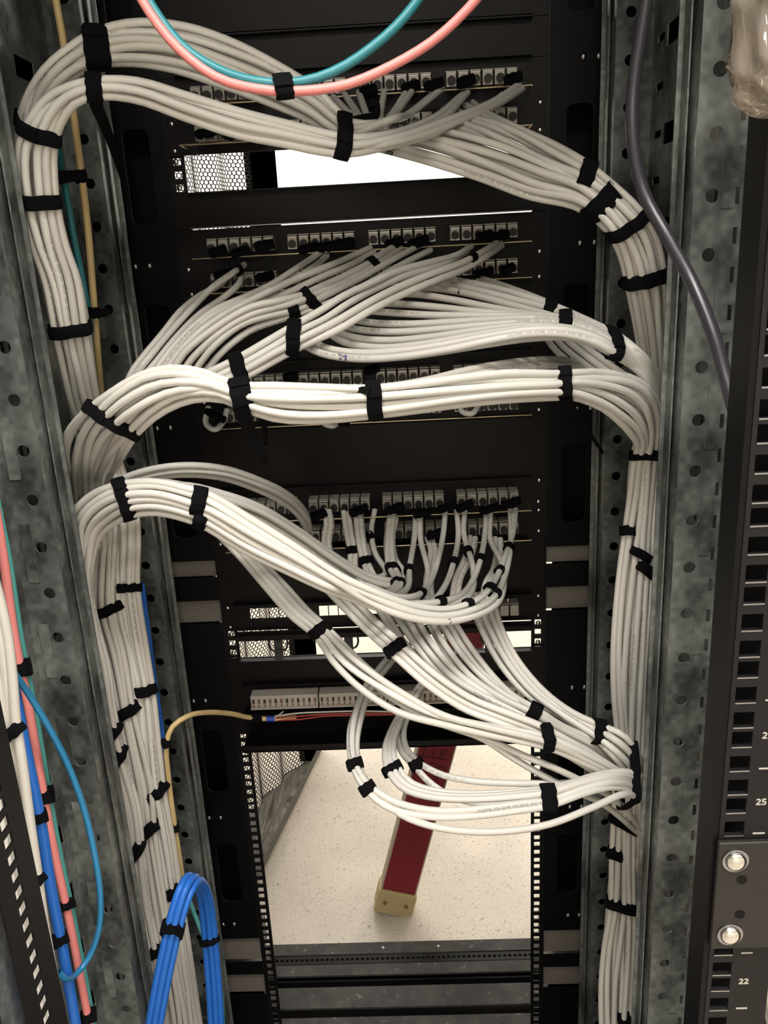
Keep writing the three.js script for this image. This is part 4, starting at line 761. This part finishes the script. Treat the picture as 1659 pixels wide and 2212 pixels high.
tie('black tie on the pink cable, middle of the left strut', 82, 1722, 116, 1714, .45, { set: [cPk, cTt], w: 34, pad: 14 });
tie('black tie on the pink cable, low on the left strut', 136, 1958, 160, 1948, .45, { set: [cPk, cTt], w: 20, pad: 14 });
tie('black tie on the pink cable at its bottom end', 184, 2196, 206, 2190, .45, { set: [cPk, cTt], w: 26, pad: 14 });
tie('black tie on thick blue cable, upper', 14, 1466, 40, 1456, .49, { set: cBl, w: 30, pad: 14 });
tie('black tie on thick blue cable, middle', 74, 1768, 102, 1758, .49, { set: cBl, w: 28, pad: 14 });
tie('black tie on thick blue cable, lower', 118, 2034, 148, 2018, .49, { set: cBl, w: 26, pad: 14 });
// ties of the hanging pairs and at the jacks of the fourth panel
const j4 = [...bB6, ...pairs, ...backB6, ...bC, ...bD];
const gp = 'small ties on the hanging pairs of the fourth panel';
for (const [ax, ay, bx, by, z, w, ti] of [[742, 1192, 768, 1188, .085, 18, 0], [776, 1214, 800, 1212, .09, 20, 0], [826, 1232, 858, 1224, .12, 24, .3], [880, 1236, 908, 1224, .13, 22, .3], [956, 1216, 984, 1212, .12, 22, 0], [976, 1224, 1006, 1216, .12, 20, 0], [1040, 1214, 1068, 1206, .11, 18, .2], [1090, 1186, 1116, 1180, .11, 18, .2], [862, 1266, 884, 1246, .18, 20, .4], [898, 1290, 924, 1270, .22, 20, .4], [936, 1292, 964, 1274, .22, 20, .4], [988, 1296, 1024, 1276, .21, 20, .4], [1048, 1288, 1092, 1272, .22, 22, .5], [1000, 1192, 1022, 1188, .08, 18, 0], [1062, 1230, 1082, 1226, .11, 18, 0]])
  tie('small black tie around hanging cables under the fourth panel', ax, ay, bx, by, z, { set: j4, w, near: 20, group: gp });
const gj = 'black ties lashed over the jack rows';
const lash = (label, group, list) => { for (const [ax, ay, bx, by, z, w] of list) tie(label, ax, ay, bx, by, z, { set: [], w: w * .7, tilt: .5, group, quiet: 1 }); };
lash('black tie lashed over the jacks of the fourth panel', gj, [[672, 1118, 698, 1108, .058, 24], [762, 1108, 786, 1098, .058, 22], [838, 1104, 866, 1094, .058, 20], [900, 1112, 930, 1104, .058, 18], [952, 1100, 978, 1092, .058, 20], [992, 1098, 1014, 1088, .058, 20], [1044, 1104, 1072, 1094, .058, 18], [1090, 1090, 1118, 1082, .058, 20], [782, 1166, 800, 1156, .058, 20], [930, 1158, 952, 1148, .058, 18]]);
lash('black tie lashed over the jacks of the second panel', 'black ties lashed over the second panel jacks', [[458, 545, 482, 540, .058, 20], [506, 548, 530, 540, .058, 20], [560, 532, 584, 528, .058, 24], [652, 540, 680, 532, .058, 20], [692, 535, 718, 530, .058, 22], [732, 528, 758, 524, .058, 24], [840, 528, 864, 520, .058, 20], [890, 528, 918, 518, .058, 24], [1036, 512, 1056, 506, .058, 20], [1072, 512, 1092, 506, .058, 22], [470, 595, 500, 588, .058, 20], [560, 600, 584, 594, .058, 18], [1030, 592, 1058, 586, .058, 18], [1088, 584, 1104, 578, .058, 22], [940, 606, 966, 600, .058, 18]]);
for (const [ax, ay, bx, by, z, w] of [[498, 588, 530, 580, .1, 20], [788, 570, 812, 560, .12, 24], [1008, 534, 1022, 566, .1, 20]]) tie('small black tie on the fan cables close to second panel', ax, ay, bx, by, z, { set: [...bB3, ...bB3b], w, near: 16, group: 'small ties on the fan close to the second panel' });
lash('black tie lashed over the jacks of the topmost panel', 'black ties lashed over the topmost panel jacks', [[786, 200, 806, 194, .058, 26], [876, 190, 898, 184, .058, 20], [925, 186, 950, 178, .058, 20], [996, 180, 1018, 172, .058, 24], [1100, 172, 1120, 166, .058, 22], [790, 245, 818, 238, .07, 22], [430, 290, 456, 284, .058, 18], [490, 292, 520, 286, .058, 18]]);
lash('black tie lashed over the jacks of the third panel', 'black ties lashed over the third panel jacks', [[620, 815, 636, 812, .05, 24], [795, 800, 812, 796, .05, 22], [450, 890, 480, 905, .09, 16], [720, 905, 745, 912, .09, 14]]);
for (const f of [[450, 880, .05, 445, 915, .07, 465, 928, .08, 485, 905, .06, 490, 885, .05], [690, 890, .05, 700, 915, .07, 720, 920, .075, 735, 900, .05], [990, 870, .05, 1000, 890, .06, 1020, 893, .065, 1035, 872, .05]]) cable('short grey-white cable loop peeking under the third panel', 'short cable loops under the third panel', f);

// bright plastic bag hanging by the numbered rail
{
  const g = new THREE.SphereGeometry(1, 40, 28), p = g.attributes.position; const c = at(1676, 80, .762);
  for (let i = 0; i < p.count; i++) {
    const x = p.getX(i), y = p.getY(i), z = p.getZ(i), k = 1 + .16 * Math.sin(6 * x + 5 * y) * Math.cos(7 * z - 4 * y) + .08 * Math.sin(17 * y + 9 * x + 3 * z);
    p.setXYZ(i, c.x + x * .0175 * k, c.y + Math.sign(y) * Math.pow(Math.abs(y), .55) * .031, c.z + z * .02 * k);
  }
  g.computeVertexNormals();
  const t = thing('plastic_bag', 'crumpled clear plastic bag hanging at the numbered rail', 'plastic bag');
  mesh('pouch', g, new THREE.MeshPhysicalMaterial({ color: 0xcfc6ba, roughness: .08, transmission: .8, thickness: 0, clearcoat: 1, clearcoatRoughness: .1 }), t);
  mesh('cord', new THREE.TubeGeometry(new THREE.CatmullRomCurve3([V(c.x, c.y + .028, c.z), V((c.x + .2325) / 2, c.y + .05, .755), V(.2325, c.y + .065, .742), V(.2325, c.y + .062, .728)]), 20, .0009, 6), M.whiteWire, t);
}
renderer.render(scene, camera);
